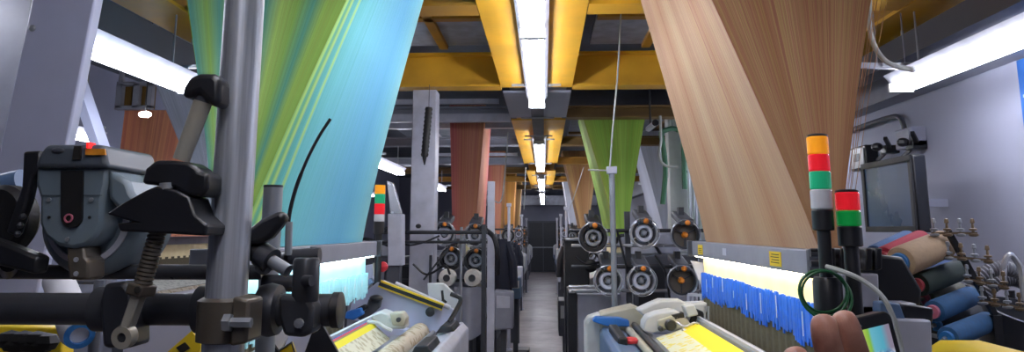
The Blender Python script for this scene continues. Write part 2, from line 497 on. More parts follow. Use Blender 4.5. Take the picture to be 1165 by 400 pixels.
def spline(pts, n=6):
    """Catmull-Rom through points"""
    p = [vec(q) for q in pts]; p = [p[0] * 2 - p[1]] + p + [p[-1] * 2 - p[-2]]
    out = []
    for i in range(1, len(p) - 2):
        for k in range(n):
            t = k / n
            out.append(.5 * ((2 * p[i]) + (p[i + 1] - p[i - 1]) * t + (2 * p[i - 1] - 5 * p[i] + 4 * p[i + 1] - p[i + 2]) * t * t + (3 * p[i] - p[i - 1] - 3 * p[i + 1] + p[i + 2]) * t ** 3))
    return out + [p[-2]]


# ------------------------------------------------------------------ the hall
AX = -.055                                   # middle of the aisle
XL, XR, Y0, Y1, ZC = -6.2, 2.6, -3.0, 32.0, 3.95
S = lambda mb, n, m: tag(mb.build(n, m), kind='structure')
S(MB().box(XL, XR, Y0, Y1, -.1, 0), 'floor', 'floor')
S(MB().box(XL, XR, Y0, Y1, ZC, ZC + .1), 'ceiling', 'ceil')
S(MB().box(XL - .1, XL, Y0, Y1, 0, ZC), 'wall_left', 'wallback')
S(MB().box(XR, XR + .1, Y0, Y1, 0, ZC), 'wall_right', 'wallm')
S(MB().box(XL, XR, Y1, Y1 + .1, 0, ZC), 'wall_end', 'wallend')
S(MB().box(XL, XR, Y0 - .1, Y0, 0, ZC), 'wall_rear', 'wallm')
# a beam under the ceiling along the right wall, and a duct band at the end of the hall
S(MB().box(XR - .16, XR, Y0, Y1, 2.62, 2.98), 'trim_1', 'grey')
S(MB().box(-2.6, 2.2, Y1 - .5, Y1 - .02, 2.75, 3.15), 'trim_2', 'lgrey')

d1 = thing('double_door', (-.05, Y1 - .06, 0), 'closed dark double door at the far end of the aisle', 'door')
d1['kind'] = 'structure'; d1.name = 'door_1'; del d1['category']
MB().box(-.62, -.045, Y1 - .06, Y1 - .01, .02, 2.03).build('door_leaf', 'door', d1)
MB().box(-.035, .52, Y1 - .06, Y1 - .01, .02, 2.03).build('door_leaf', 'door', d1)
MB().box(-.7, -.62, Y1 - .08, Y1 - .005, 0, 2.1).box(.52, .6, Y1 - .08, Y1 - .005, 0, 2.1).box(-.7, .6, Y1 - .08, Y1 - .005, 2.03, 2.1).build('door_frame', 'dgrey', d1)
MB().box(-.6, .5, Y1 - .1, Y1 - .06, .98, 1.03).build('push_bar', 'steel', d1)

# yellow longitudinal gantry girder over the aisle, built of three lengths
for k, (a, b, m, lb) in enumerate(((-1.5, 6.35, 'yellow', 'wide yellow girder over the aisle at the near end'), (6.6, 8.1, 'girder', 'short grey length of girder over the aisle between the yellow ones'), (8.3, 13.8, 'yellow', 'yellow girder over the middle of the aisle, under the second strip light'), (15.5, 22, 'yellow', 'small far yellow girder over the aisle near the end doors'))):
    t = thing('ceiling_girder', (AX, a, 2.92), lb, 'girder', 'girders along the aisle')
    MB().box(AX - .305, AX + .305, a, b, 2.92, 2.94).build('bottom_flange', m, t)
    MB().box(AX - .06, AX + .06, a, b, 2.94, 3.22).build('web', m, t)
    MB().box(AX - .305, AX + .305, a, b, 3.2, 3.22).build('top_flange', m, t)

# cross girders
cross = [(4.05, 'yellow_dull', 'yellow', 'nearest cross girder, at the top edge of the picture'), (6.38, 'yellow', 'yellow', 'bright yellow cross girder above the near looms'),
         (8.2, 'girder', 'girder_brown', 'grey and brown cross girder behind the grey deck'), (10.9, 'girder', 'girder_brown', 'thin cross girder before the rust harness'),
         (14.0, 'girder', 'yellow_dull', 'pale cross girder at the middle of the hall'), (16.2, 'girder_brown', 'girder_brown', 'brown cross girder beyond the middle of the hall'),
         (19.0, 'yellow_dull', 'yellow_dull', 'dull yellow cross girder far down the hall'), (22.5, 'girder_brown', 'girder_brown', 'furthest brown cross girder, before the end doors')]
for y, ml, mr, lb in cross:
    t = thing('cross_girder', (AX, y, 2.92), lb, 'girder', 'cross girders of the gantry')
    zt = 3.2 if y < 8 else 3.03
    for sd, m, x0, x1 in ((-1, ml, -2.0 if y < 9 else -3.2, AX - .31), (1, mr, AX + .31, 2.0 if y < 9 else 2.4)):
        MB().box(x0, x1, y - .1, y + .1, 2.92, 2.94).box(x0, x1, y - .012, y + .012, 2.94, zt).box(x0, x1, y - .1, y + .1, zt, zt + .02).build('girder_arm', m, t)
# yellow longitudinal side girders over the outer edge of the looms
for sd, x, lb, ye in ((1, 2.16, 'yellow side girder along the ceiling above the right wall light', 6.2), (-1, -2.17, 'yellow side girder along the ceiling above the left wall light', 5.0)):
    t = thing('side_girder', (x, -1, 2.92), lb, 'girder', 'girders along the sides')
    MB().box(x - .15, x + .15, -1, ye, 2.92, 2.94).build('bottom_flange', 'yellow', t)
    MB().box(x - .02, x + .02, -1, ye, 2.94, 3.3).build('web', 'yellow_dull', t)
# deck sheets between the girders, and framing strips under them
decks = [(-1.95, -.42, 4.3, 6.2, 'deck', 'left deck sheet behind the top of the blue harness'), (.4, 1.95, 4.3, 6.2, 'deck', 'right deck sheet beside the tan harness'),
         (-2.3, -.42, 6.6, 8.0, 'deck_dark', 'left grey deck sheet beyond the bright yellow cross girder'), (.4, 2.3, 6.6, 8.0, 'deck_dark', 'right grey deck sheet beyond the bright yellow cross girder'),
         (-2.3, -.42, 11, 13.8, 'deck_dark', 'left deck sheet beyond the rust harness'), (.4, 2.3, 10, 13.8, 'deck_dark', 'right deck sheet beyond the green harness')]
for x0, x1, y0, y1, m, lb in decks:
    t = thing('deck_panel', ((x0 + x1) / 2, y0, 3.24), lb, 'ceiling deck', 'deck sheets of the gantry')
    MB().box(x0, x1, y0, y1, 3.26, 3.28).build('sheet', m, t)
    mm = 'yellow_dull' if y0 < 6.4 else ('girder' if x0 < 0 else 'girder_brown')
    for q in (.02, .5):
        yy = y0 + (y1 - y0) * q
        MB().box(x0, x1, yy, yy + .09, 3.225, 3.26).build('cross_strip', mm, t)
    for q in (.28, .7):
        xx = x0 + (x1 - x0) * q
        MB().box(xx, xx + .07, y0, y1, 3.225, 3.26).build('long_strip', 'lgrey' if y0 > 6.4 and x0 < 0 else mm, t)
    if y0 > 6.4 and x0 < 0:
        for q in (.1, .85):
            MB().bar((x0 + .3, y0 + (y1 - y0) * q, 3.05), (x1 - .05, y0 + (y1 - y0) * q, 3.05), .05, .05).build('hanger_rail', 'lgrey', t)
# white I-beam cross rails in front of the rust harness
for y, z, lb in ((7.95, 2.86, 'white cross rail under the left grey deck'), (9.0, 2.93, 'second white cross rail, right before the rust harness')):
    t = MB().box(-2.4, -.36, y, y + .1, z, z + .085).build('cross_rail', 'lgrey')
    t.location = (0, 0, 0); tag(t, lb, 'rail', 'white cross rails')


# ------------------------------------------------------------------ strip lights
def strip_light(x, y0, y1, z, label, group, hous='lgrey', tilt=0, hang=3.2):
    t = thing('strip_light', (x, y0, z), label, 'light', group)
    MB().prism([(x - .09, y0, z + .1), (x + .09, y0, z + .1), (x + .045, y0, z + .045), (x - .045, y0, z + .045)], (0, y1 - y0, 0)).build('housing', hous, t)
    n = max(1, round((y1 - y0) / 2.4))
    L = (y1 - y0) / n
    for k in range(n):
        for sx in (-.045, .045):
            MB().cyl((x + sx, y0 + k * L + .03, z + .02), (x + sx, y0 + (k + 1) * L - .03, z + .02), .017, n=10).build('lamp_tube', 'tube', t)
        for ya in (y0 + k * L, y0 + (k + 1) * L - .025): MB().box(x - .07, x + .07, ya, ya + .025, z, z + .05).build('lamp_holder', 'white', t)
    for q in (.1, .9):
        yy = y0 + (y1 - y0) * q
        MB().bar((x - .2, yy, z + .115), (x + .2, yy, z + .115), .015, .02).build('bracket', 'steel', t)
        MB().cyl((x, yy, z + .1), (x, yy, hang), .006, n=6).build('hanger_rod', 'steel', t)
    return t


zl = 2.75
strip_light(AX, -.9, 1.5, zl, 'strip light over the aisle right above the viewer', 'aisle strip lights', hang=2.92)
strip_light(AX, 1.62, 6.45, zl, 'long bright strip light over the near end of the aisle', 'aisle strip lights', hang=2.92)
strip_light(AX, 9.2, 13.6, zl, 'second strip light down the aisle', 'aisle strip lights', hang=2.92)
strip_light(AX, 15.5, 20.2, zl, 'third strip light down the aisle', 'aisle strip lights', hang=2.92)
strip_light(AX, 21.8, 26.4, zl, 'furthest strip light over the aisle, before the doors', 'aisle strip lights', hang=3.9)
strip_light(AX, 27.4, 31, zl, 'small strip light added to brighten the end doors', 'aisle strip lights', hang=3.9)  # extra fitting, put in to lift the dark far end
t = thing('cable_tray', (AX, 6.5, 2.74), 'dark trunking between the first two aisle strip lights', 'trunking')
MB().box(AX - .06, AX + .06, 6.5, 9.15, 2.79, 2.86).build('trunk', 'dgrey', t)
for yy in (7.2, 9.0): MB().cyl((AX, yy, 2.86), (AX, yy, 2.92), .01).build('hanger_rod', 'steel', t)
for yy in (7.2, 8.6): MB().bar((AX - .16, yy, 2.78), (AX + .16, yy, 2.78), .015, .015).build('bracket', 'steel', t)
for y0, y1, lb in ((1.9, 4.3, 'bright strip light at the upper left beside the pale column'), (8.7, 10.9, 'strip light seen past the lower right of the blue harness'), (13.3, 15.6, 'small strip light left of the rust harness')):
    strip_light(-2.1, y0, y1, 2.5, lb, 'left side strip lights', hang=2.92)
for y0, y1, lb in ((1.95, 4.42, 'bright strip light along the right wall'), (6.6, 9.0, 'strip light hidden behind the tan harness'), (13, 15.4, 'strip light near the right wall beyond the green harness')):
    strip_light(2.1, y0, y1, 2.5, lb, 'right side strip lights', hang=2.92)
for y0, y1, lb in ((4.5, 6.75, 'short strip light seen low between column and brace at far left'), (10.5, 12.9, 'strip light added to brighten the back row of looms'), (15.5, 18, 'furthest strip light added to brighten the back row of looms')):  # both farther lights are extra, put in to lighten the back row
    strip_light(-4.15, y0, y1, 2.5, lb, 'back row strip lights', hang=3.9)


# ------------------------------------------------------------------ looms
def loomT(s, Yc):
    return lambda d, y, z: Vector((AX + s * d, Yc + y, z))


def harness(s, Yc, mats, label, zb, zt, dc, hb, ht, yb0, yb1, yt0, yt1, shift=0, flare=1.1, cords=0):
    """a tapering bundle of cords: narrow below, wide above"""
    T = loomT(s, 0)
    t = thing('jacquard_harness', T(dc, (yb0 + yb1) / 2, zb), label, 'loom harness', 'cord harnesses hanging over the looms')

    def hw(v): return hb + (ht - hb) * v ** flare
    def c(v): return dc + shift * v
    def ya(v): return yb0 + (yt0 - yb0) * v
    def yb(v): return yb1 + (yt1 - yb1) * v
    Z = lambda v: zb + (zt - zb) * v
    MB(T).sheet(lambda u, v: (c(v) - hw(v), ya(v) + (yb(v) - ya(v)) * u, Z(v)), 30, 14).build('aisle_side_cords', mats[0], t)
    MB(T).sheet(lambda u, v: (c(v) - hw(v) + 2 * hw(v) * u, ya(v), Z(v)), 16, 14).build('near_end_cords', mats[1], t)
    MB(T).sheet(lambda u, v: (c(v) - hw(v) + 2 * hw(v) * u, yb(v), Z(v)), 8, 10).build('far_end_cords', mats[1], t)
    MB(T).sheet(lambda u, v: (c(v) + hw(v), ya(v) + (yb(v) - ya(v)) * u, Z(v)), 16, 10).build('wall_side_cords', mats[0], t)
    if cords:
        for k in range(cords):
            mb = MB(T)
            e = .004 + .004 * k + random.uniform(0, .006)
            uu = random.uniform(0, .5)
            mb.tube([(c(v) + hw(v) + e * (.3 + v), ya(v) + (yb(v) - ya(v)) * uu * .3, Z(v)) for v in (0, .3, .65, 1)], .0011, 4)
            mb.build('loose_cord', mats[1], t)
    return t


NR, NL = 3.5, 3.4


def near_loom(s, Yc, label, pal):
    T = loomT(s, Yc)
    B = lambda: MB(T)
    t = thing('weaving_loom', T(.9, 0, 0), label, 'loom', 'weaving looms')
    prof = [(.5, 0), (.46, .92), (.6, 1.06), (.86, 1.14), (.88, 1.5), (1.1, 1.5), (1.14, 1.12), (1.18, 1.0), (1.18, 0)]
    low = [(.5, 0), (.46, .92), (.6, 1.06), (.86, 1.14), (1.14, 1.12), (1.18, 1.0), (1.18, 0)]
    for y in (-1.3, 1.22):
        B().prism([(d, y, z) for d, z in (prof if y < 0 else low)], (0, .09, 0)).build('side_frame', pal['frame'], t, bev=.01)
    B().box(.5, 1.15, -1.21, 1.21, .25, .45).build('cross_member', 'dgrey', t)
    # comber board beam
    B().box(.925, 1.05, -1.0, 1.02, 1.555, 1.637).build('comber_board_beam', 'grey', t, bev=.004)
    B().box(.9, 1.07, -1.03, -1.0, 1.55, 1.642).build('beam_end', 'dgrey', t, bev=.004)
    B().box(.9, 1.07, 1.02, 1.05, 1.55, 1.642).build('beam_end', 'dgrey', t, bev=.004)
    # warp lamp and heddles
    B().box(.935, .955, -.98, 1.0, 1.5505, 1.5545).build('lamp_strip', pal['led'], t)
    B().sheet(lambda u, v: (.985 + .006 * math.sin(u * 60) * (1 - v), -.98 + 1.98 * u, 1.4 + .154 * v), 90, 1).build('heddles', pal['heddle'], t)
    mb = B(); y = -.98
    while y < 1.0:
        w = random.uniform(.006, .016)
        n = .5 + .5 * math.sin(y * 7) * math.sin(y * 3.1 + 1)
        top, bot = 1.452 + .012 * n + random.uniform(-.005, .006), 1.325 + .03 * n + random.uniform(-.03, .02)
        mb.box(.968 + random.uniform(-.003, .003), .973, y, y + w * 1.15, bot, top)
        y += w
    mb.build('heddle_springs', pal['spring'], t, flat=True)
    for k in range(9):
        y = -.9 + .22 * k + random.uniform(-.06, .06); z1 = random.uniform(1.41, 1.46)
        B().box(.961, .963, y, y + random.uniform(.002, .004), z1 - random.uniform(.03, .12), z1).build('loose_heddle_wire', 'paper', t, flat=True)
    B().sheet(lambda u, v: (.978 + .003 * math.sin(u * 150), -.98 + (1.98 if s > 0 else 1.5) * u, 1.2 + .22 * v), 120, 1).build('lower_warp', 'warpd', t)
    # sley with reed
    B().box(.87, .925, -1.1, 1.12, 1.2, 1.232).build('sley_beam', 'grey', t, bev=.004)
    B().box(.875, .89, -1.1, 1.12, 1.232, 1.245).build('reed_cap', 'lgrey', t)
    # cloth
    c0, c1, z0, z1 = (.6, .865, 1.125, 1.215) if s > 0 else (.755, .868, 1.14, 1.236)
    B().sheet(lambda u, v: (c0 + (c1 - c0) * u, -1.1 + 1.74 * v, z0 + (z1 - z0) * u), 6, 2).build('woven_cloth', pal['cloth'], t)
    B().box(c0, .865, .6, 1.2, 1.07, 1.085).build('table_plate', 'grey', t, bev=.003)
    # fabric rolls and rails
    if s < 0:
        B().cyl((.69, -1.15, 1.1), (.69, 1.2, 1.1), .056, n=24).build('take_up_roll', 'cl_roll', t)
        B().cyl((.612, -1.15, 1.1), (.612, 1.2, 1.1), .014).build('press_rail', 'steel', t)
        B().prism([(.42, -1.3, .8), (.42, -1.3, 1.1), (.46, -1.3, 1.14), (.58, -1.3, 1.1), (.58, -1.3, .8)], (0, 2.72, 0)).build('breast_cover', 'lgrey', t, bev=.01)
        B().prism([(.455, .95, 1.14), (.56, .95, 1.13), (.53, .95, 1.17), (.475, .95, 1.17)], (0, .3, 0)).build('cover_latch', 'black', t, bev=.006)
        B().prism([(.48, .25, 1.13), (.58, .25, 1.12), (.56, .25, 1.16), (.5, .25, 1.165)], (0, .33, 0)).build('cover_latch', 'black', t, bev=.006)
    else:
        B().cyl((.6, -1.15, 1.135), (.6, 1.24, 1.135), .017).build('press_rail', 'iron', t)
        B().cyl((.635, -1.15, 1.128), (.635, 1.2, 1.128), .014).build('press_rail', 'steel', t)
        B().cyl((.56, -1.15, 1.115), (.56, 1.2, 1.115), .02).build('take_up_roll', 'cream', t)
        B().prism([(.385, -1.3, .7), (.39, -1.3, 1.1), (.42, -1.3, 1.125), (.54, -1.3, 1.1), (.54, -1.3, .7)], (0, 2.55, 0)).build('breast_cover', 'slate', t, bev=.01)
    return t


lt = near_loom(-1, NL, 'near left loom weaving cream cloth under the blue and lime harness', dict(frame='lav', led='led_b', heddle='heddle_b', spring='heddle_b', cloth='cl_left'))
rt = near_loom(1, NR, 'near right loom weaving yellow cloth under the tan striped harness', dict(frame='grey', led='led', heddle='heddle_c', spring='spring_blue', cloth='cl_right'))

# --- extra parts of the right loom
T = loomT(1, NR)
for y0, y1, ln in ((-.66, -.52, 4), (.72, .84, 3)):
    st = MB(T).box(.9225, .925, y0, y1, 1.568, 1.622).build('warning_sticker', 'yel', rt)
    mb = MB(T)
    for k in range(ln): mb.box(.9215, .9225, y0 + .02, y1 - .02 - .01 * (k % 2), 1.58 + k * .01, 1.583 + k * .01)
    mb.build('small_print', 'ink', st)
MB(T).box(.9225, .925, -.98, -.94, 1.575, 1.615).build('pale_label', 'paper', rt)
MB(T).box(.9225, .925, .18, .25, 1.582, 1.615).build('pale_label', 'lgrey', rt)
# far end: white housing, blue lever, weft unit
MB(T).prism([(.3, 1.25, .5), (.3, 1.25, 1.14), (.325, 1.25, 1.175), (.4, 1.25, 1.2), (.4, 1.25, .5)], (0, .16, 0)).build('end_cap', 'white', rt, bev=.018, seg=3)
MB(T).prism([(.38, 1.24, 1.15), (.4, 1.24, 1.2), (.6, 1.24, 1.245), (.7, 1.24, 1.2), (.7, 1.24, 1.1), (.4, 1.24, 1.1)], (0, .2, 0)).build('end_housing', 'cream', rt, bev=.012)
MB(T).prism([(.34, 1.14, 1.165), (.36, 1.14, 1.19), (.5, 1.14, 1.185), (.56, 1.14, 1.17), (.56, 1.14, 1.135), (.44, 1.14, 1.135), (.38, 1.14, 1.15)], (0, .08, 0)).build('blue_lever', 'blue', rt, bev=.006)
MB(T).bar((.46, .55, 1.13), (.445, .95, 1.15), .05, .045).build('black_handle', 'black', rt, bev=.01)
MB(T).lathe([(.0, .03), (.03, .028), (.038, .015), (.034, 0)], (.51, .62, 1.115), (0, 0, 1)).build('red_button', 'redp', rt)
o = thing('weft_insertion_unit', T(.75, .8, 1.1), 'white curved weft machinery at the far edge of the yellow cloth', 'machine unit')


def arch_plate(cx, cz, r0, r1, a0, a1, y, n=14):
    p = [(cx + r1 * math.cos(a), y, cz + r1 * math.sin(a)) for a in [a0 + (a1 - a0) * k / n for k in range(n + 1)]]
    return p + [(cx + r0 * math.cos(a), y, cz + r0 * math.sin(a)) for a in [a1 + (a0 - a1) * k / n for k in range(n + 1)]]


P = lambda px, py, Y: tuple(at(px, py, Y))
MB().prism([P(*q, 4.43) for q in ((725, 353), (742, 345), (752, 341), (775, 341), (782, 345), (806, 344), (808, 352), (795, 362), (770, 364), (735, 362))], (0, .14, 0)).build('upper_cover', 'white', o, bev=.012)
MB().prism([P(*q, 4.18) for q in ((732, 376), (733, 367), (738, 360), (748, 356), (765, 353), (774, 355), (776, 358), (768, 361), (762, 366), (758, 376), (742, 379))], (0, .16, 0)).build('front_cover', 'white', o, bev=.012)
MB().prism([P(*q, 4.16) for q in ((748, 364), (768, 358), (782, 362), (788, 372), (768, 376), (748, 374))], (0, .1, 0)).build('gear_case', 'cream', o, bev=.008)
MB().lathe([(.028, 0), (.03, .03), (.024, .045), (.0, .046)], P(762, 369, 4.16), (0, -1, 0)).build('black_knob', 'black', o)
MB().lathe([(.014, 0), (.014, .02), (.006, .03)], P(751, 373, 4.15), (0, -1, 0)).build('small_knob', 'iron', o)
MB().prism([P(*q, 4.14) for q in ((778, 348), (790, 346), (795, 358), (783, 361))], (0, .1, 0)).build('white_box', 'white', o, bev=.008)
MB().prism([P(*q, 4.16) for q in ((764, 358), (778, 355), (779, 361), (768, 364))], (0, .06, 0)).build('dark_clip', 'black', o, bev=.004)
MB().prism([P(*q, 4.20) for q in ((790, 350), (800, 354), (804, 366), (796, 374), (784, 366))], (0, .12, 0)).build('dark_bracket', 'black', o, bev=.006)
MB().tube(spline([P(770, 366, 4.12), P(779, 371, 4.10), P(790, 367, 4.10), P(799, 370, 4.12)]), .006).build('thin_pipe', 'chrome', o)
MB().tube(spline([P(776, 374, 4.08), P(783, 377, 4.07), P(787, 374, 4.08)]), .008).build('thin_pipe', 'white', o)
for px in (802, 806): MB().cyl(P(px, 348, 4.08), P(px, 372, 4.08), .006).build('upright_rod', 'steel', o)
o = thing('weft_guide_rack', P(807, 350, 5.05), 'white perforated rack left of the blue springs', 'rack')
mb = MB(); a, b = vec(P(783, 340, 5.05)), vec(P(822, 343, 5.05))
for dz in (.03, -.045): mb.bar(a + Vector((0, 0, dz)), b + Vector((0, 0, dz)), .02, .018)
mb.build('rack_rail', 'white', o)
for k in range(9): MB().bar(a.lerp(b, k / 8) + Vector((0, 0, .03)), a.lerp(b, k / 8) + Vector((0, 0, -.045)), .014, .012).build('rack_tooth', 'lgrey', o)
MB().cyl(a.lerp(b, .5) - Vector((0, 0, .045)), tuple(a.lerp(b, .5).xy) + (0,), .012).build('rack_post', 'dgrey', o)
# pale bracket at the beam's far end
MB().prism([P(*q, 4.56) for q in ((786, 296), (808, 300), (808, 330), (800, 330))], (0, .02, 0)).build('beam_bracket', 'lgrey', rt, bev=.003)
# near end of the right loom: panel, rods, box
MB().prism([P(*q, 2.2) for q in ((943, 311), (1000, 311), (1003, 405), (943, 405))], (0, .05, 0)).build('end_panel', 'lgrey', rt, bev=.006)
MB().prism([P(*q, 2.14) for q in ((1008, 362), (1060, 364), (1062, 410), (1004, 410))], (0, .05, 0)).build('lower_end_panel', 'lgrey', rt, bev=.006)
MB().prism([P(*q, 2.16) for q in ((1000, 343), (1024, 345), (1032, 366), (1000, 362))], (0, .06, 0)).build('blue_box', 'slate', rt, bev=.005)
MB().prism([P(*q, 2.17) for q in ((1026, 346), (1062, 350), (1062, 366), (1030, 366))], (0, .08, 0)).build('black_box', 'black', rt, bev=.005)
for py, r in ((289, .008), (300, .01), (284, .005)):
    MB().cyl(P(922, py, 2.25), P(1000, py + 1, 2.25), r, n=10).build('end_rod', 'iron', rt)
for px in (943, 956, 985, 996): MB().prism([P(*q, 2.2) for q in ((px, 282), (px + 8, 282), (px + 8, 306), (px, 308))], (0, .06, 0)).build('rod_clamp', 'black', rt, bev=.004)
MB().prism([P(*q, 2.3) for q in ((968, 286), (1028, 292), (1050, 330), (1048, 350), (1010, 344), (985, 318))], (0, .05, 0)).build('dark_side_arm', 'black', rt, bev=.01)

# --- extra parts of the left loom
T = loomT(-1, NL)
MB().prism([P(*q, 4.72) for q in ((396, 362), (400, 344), (430, 320), (436, 319), (516, 352), (519, 380), (480, 376), (430, 372))], (0, .05, 0)).build('sloped_end_shield', 'lav', lt, bev=.004)
a, b = vec(P(432, 322, 4.68)), vec(P(504, 349, 4.68))
mb = MB(); mb.bar(a, b, .035, .04); mb.build('hazard_bar', 'yel', lt)
mb = MB(); mb.bar(a + Vector((0, -.012, 0)), b + Vector((0, -.012, 0)), .018, .022); mb.build('black_bar', 'black', lt)
MB().cyl(P(450, 322, 4.72), P(512, 350, 4.72), .014).build('press_rod', 'lgrey', lt)
MB().prism([P(*q, 4.78) for q in ((486, 322), (505, 322), (522, 340), (516, 356), (488, 350))], (0, .05, 0)).build('white_end_plate', 'white', lt, bev=.006)
MB().bar(P(503, 330, 4.74), P(504, 340, 4.74), .015, .015).bar(P(503, 340, 4.74), P(508, 344, 4.74), .015, .015).build('slot', 'black', lt)
MB().tube(spline([P(513, 334, 4.66), P(524, 340, 4.64), P(518, 354, 4.6), P(511, 366, 4.55)]), .014).build('black_arm', 'black', lt)
MB().lathe([(.028, 0), (.028, .03), (.0, .035)], P(490, 354, 4.66), (0, -1, 0)).build('black_knob', 'black', lt)
o = thing('weft_insertion_unit', P(445, 365, 4.03), 'white weft gripper lying on the far edge of the cream cloth', 'machine unit')
MB().prism([P(*q, 4.00) for q in ((421, 362), (424, 357), (434, 354), (442, 357), (444, 364), (460, 366), (461, 374), (444, 374), (430, 368))], (0, .14, 0)).build('unit_cover', 'white', o, bev=.01)
MB().prism([P(*q, 3.93) for q in ((443, 356), (457, 355), (462, 362), (460, 371), (446, 370))], (0, .1, 0)).build('gear_case', 'cream', o, bev=.008)
MB().lathe([(.012, 0), (.012, .02)], P(454, 363, 3.93), (0, -1, 0)).build('small_knob', 'iron', o)
MB().tube(spline([P(418, 366, 3.88), P(430, 367, 3.88), P(438, 372, 3.86), P(446, 376, 3.86)]), .009).build('thin_pipe', 'white', o)
o = thing('cutter_arm', P(425, 350, 4.6), 'dark cutter arm standing before the sloped white shield', 'machine unit')
MB().prism([P(*q, 4.6) for q in ((419, 340), (427, 337), (433, 341), (431, 350), (424, 356), (414, 366), (406, 362), (416, 352))], (0, .06, 0)).build('arm', 'dgrey', o, bev=.008)
MB().ball(P(428, 339, 4.58), .035, (1.2, 1, .6)).build('head', 'black', o)
MB().prism([P(*q, 4.55) for q in ((404, 351), (414, 346), (418, 350), (410, 356))], (0, .05, 0)).build('grip', 'black', o, bev=.005)
MB().prism([P(*q, 4.5) for q in ((394, 354), (410, 350), (412, 358), (402, 364), (392, 362))], (0, .08, 0)).build('blue_block', 'blue', o, bev=.006)
o = thing('control_bracket', P(405, 320, 4.6), 'pale bracket assembly with blue slides left of the hazard bar', 'machine unit')
MB().prism([P(*q, 4.6) for q in ((394, 306), (424, 300), (424, 318), (410, 330), (394, 330))], (0, .06, 0)).build('bracket_plate', 'lav', o, bev=.006)
MB().bar(P(388, 345, 4.5), P(424, 318, 4.5), .05, .03).build('slide', 'slate', o)
MB().bar(P(390, 340, 4.52), P(414, 322, 4.52), .03, .04).build('slide', 'dgrey', o)
MB().prism([P(*q, 4.55) for q in ((424, 299), (431, 298), (431, 312), (425, 314))], (0, .04, 0)).build('cream_tab', 'cream', o)
MB().lathe([(.03, 0), (.03, .03), (0, .04)], P(436, 303, 4.6), (0, -1, 0)).build('red_knob', 'redp', o)
MB().ball(P(420, 287, 4.7), .045, (1.3, 1, .8)).build('orange_knob', 'orange', o)

# --- harnesses
harness(-1, NL, ('h_blue', 'h_lime'), 'big blue and lime cord harness over the near left loom', 1.639, 3.26, .975, .035, .54, 2.42, 4.12, 2.9, 3.72, shift=.03, cords=8)
harness(1, NR, ('h_tan', 'h_tan_shaded'), 'big tan striped cord harness over the near right loom', 1.639, 3.26, .985, .035, .52, 2.52, 4.25, 2.9, 3.76, cords=16)
for s, Yc, n in ((-1, 3.3, 'left'), (1, 3.35, 'right')):
    T = loomT(s, Yc)
    t = thing('jacquard_machine', T(1.02, 0, 3.3), 'grey jacquard machine on the gantry over the near %s loom' % n, 'machine', 'jacquard machines')
    MB(T).box(.4, 1.62, -.5, .52, 3.3, 3.85).build('casing', 'grey', t, bev=.02)
    MB(T).box(.45, 1.57, -.45, .47, 3.27, 3.3).build('hook_plate', 'dgrey', t)


# ------------------------------------------------------------------ far looms
def far_loom(s, Yc, label, paint, cover):
    T = loomT(s, Yc)
    B = lambda: MB(T)
    t = thing('weaving_loom', T(.9, 0, 0), label, 'loom', 'weaving looms')
    prof = [(.5, 0), (.44, .92), (.6, 1.06), (.84, 1.12), (.86, 1.5), (1.06, 1.5), (1.12, 1.1), (1.4, 1.0), (1.45, 0)]
    for y in (-1.28, 1.2):
        B().prism([(d, y, z) for d, z in prof], (0, .08, 0)).build('side_frame', paint, t, bev=.008)
    B().box(.5, 1.4, -1.2, 1.2, .2, .45).build('cross_member', 'dgrey', t)
    B().box(.84, .95, -1.02, 1.02, 1.55, 1.63).build('comber_board_beam', 'grey', t)
    B().sheet(lambda u, v: (.88 + .008 * math.sin(u * 90), -.98 + 1.96 * u, 1.4 + .15 * v), 60, 1).build('heddles', 'heddle_c', t)
    B().sheet(lambda u, v: (.88, -.98 + 1.96 * u, 1.2 + .22 * v), 40, 1).build('lower_warp', 'warpd', t)
    B().sheet(lambda u, v: (.58 + .27 * u, -1.1 + 2.2 * v, 1.12 + .09 * u), 4, 2).build('woven_cloth', 'cl_far', t)
    B().cyl((.56, -1.15, 1.06), (.56, 1.15, 1.06), .06).build('take_up_roll', 'cl_roll', t)
    B().prism([(.4, -1.2, .7), (.4, -1.2, 1.06), (.44, -1.2, 1.1), (.54, -1.2, 1.08), (.54, -1.2, .7)], (0, 2.5, 0)).build('breast_cover', cover, t, bev=.01)
    B().prism([(.38, -1.36, .85), (.38, -1.36, 1.16), (.46, -1.36, 1.22), (.7, -1.36, 1.26), (.72, -1.36, .85)], (0, .14, 0)).build('end_housing', 'white', t, bev=.015)
    B().box(.42, .62, -1.5, -1.3, .3, .85).build('drive_box', 'dgrey', t, bev=.01)
    B().tube(spline([(.5, -1.35, 1.2), (.46, -1.45, 1.38), (.55, -1.5, 1.48), (.7, -1.42, 1.3)]), .012).build('hose', 'black', t)
    return t


fl = [far_loom(-1, 9.1, 'second loom in the left row, under the rust pink harness', 'grey', 'lgrey')]
fr = [far_loom(1, 9.1, 'second loom in the right row, under the green harness', 'grey', 'slate')]
ordn = ('third', 'fourth', 'fifth', 'sixth')
for k in range(4):
    y = 14.2 + 4.7 * k
    fl.append(dup(fl[0], (fl[0].location.x, y, 0), '%s loom in the left row, counted from the viewer' % ordn[k]))
    y = 14.4 + 4.7 * k
    fr.append(dup(fr[0], (fr[0].location.x, y, 0), '%s loom in the right row, counted from the viewer' % ordn[k]))
harness(1, 9.1, ('h_green', 'h_green'), 'green cord harness hanging over the second right loom', 1.635, 3.04, .89, .05, .37, 8.15, 9.9, 8.5, 9.3, shift=-.03)
harness(-1, 9.1, ('h_rust', 'h_rust'), 'rust pink cord harness hanging over the second left loom', 1.635, 3.2, .86, .13, .22, 8.6, 10.0, 8.9, 9.9)
harness(1, 13.2, ('h_brown', 'h_brown'), 'brown tapering harness over the third right loom', 1.635, 3.2, .8, .05, .36, 13.95, 15.3, 14.25, 15.1, shift=-.03)
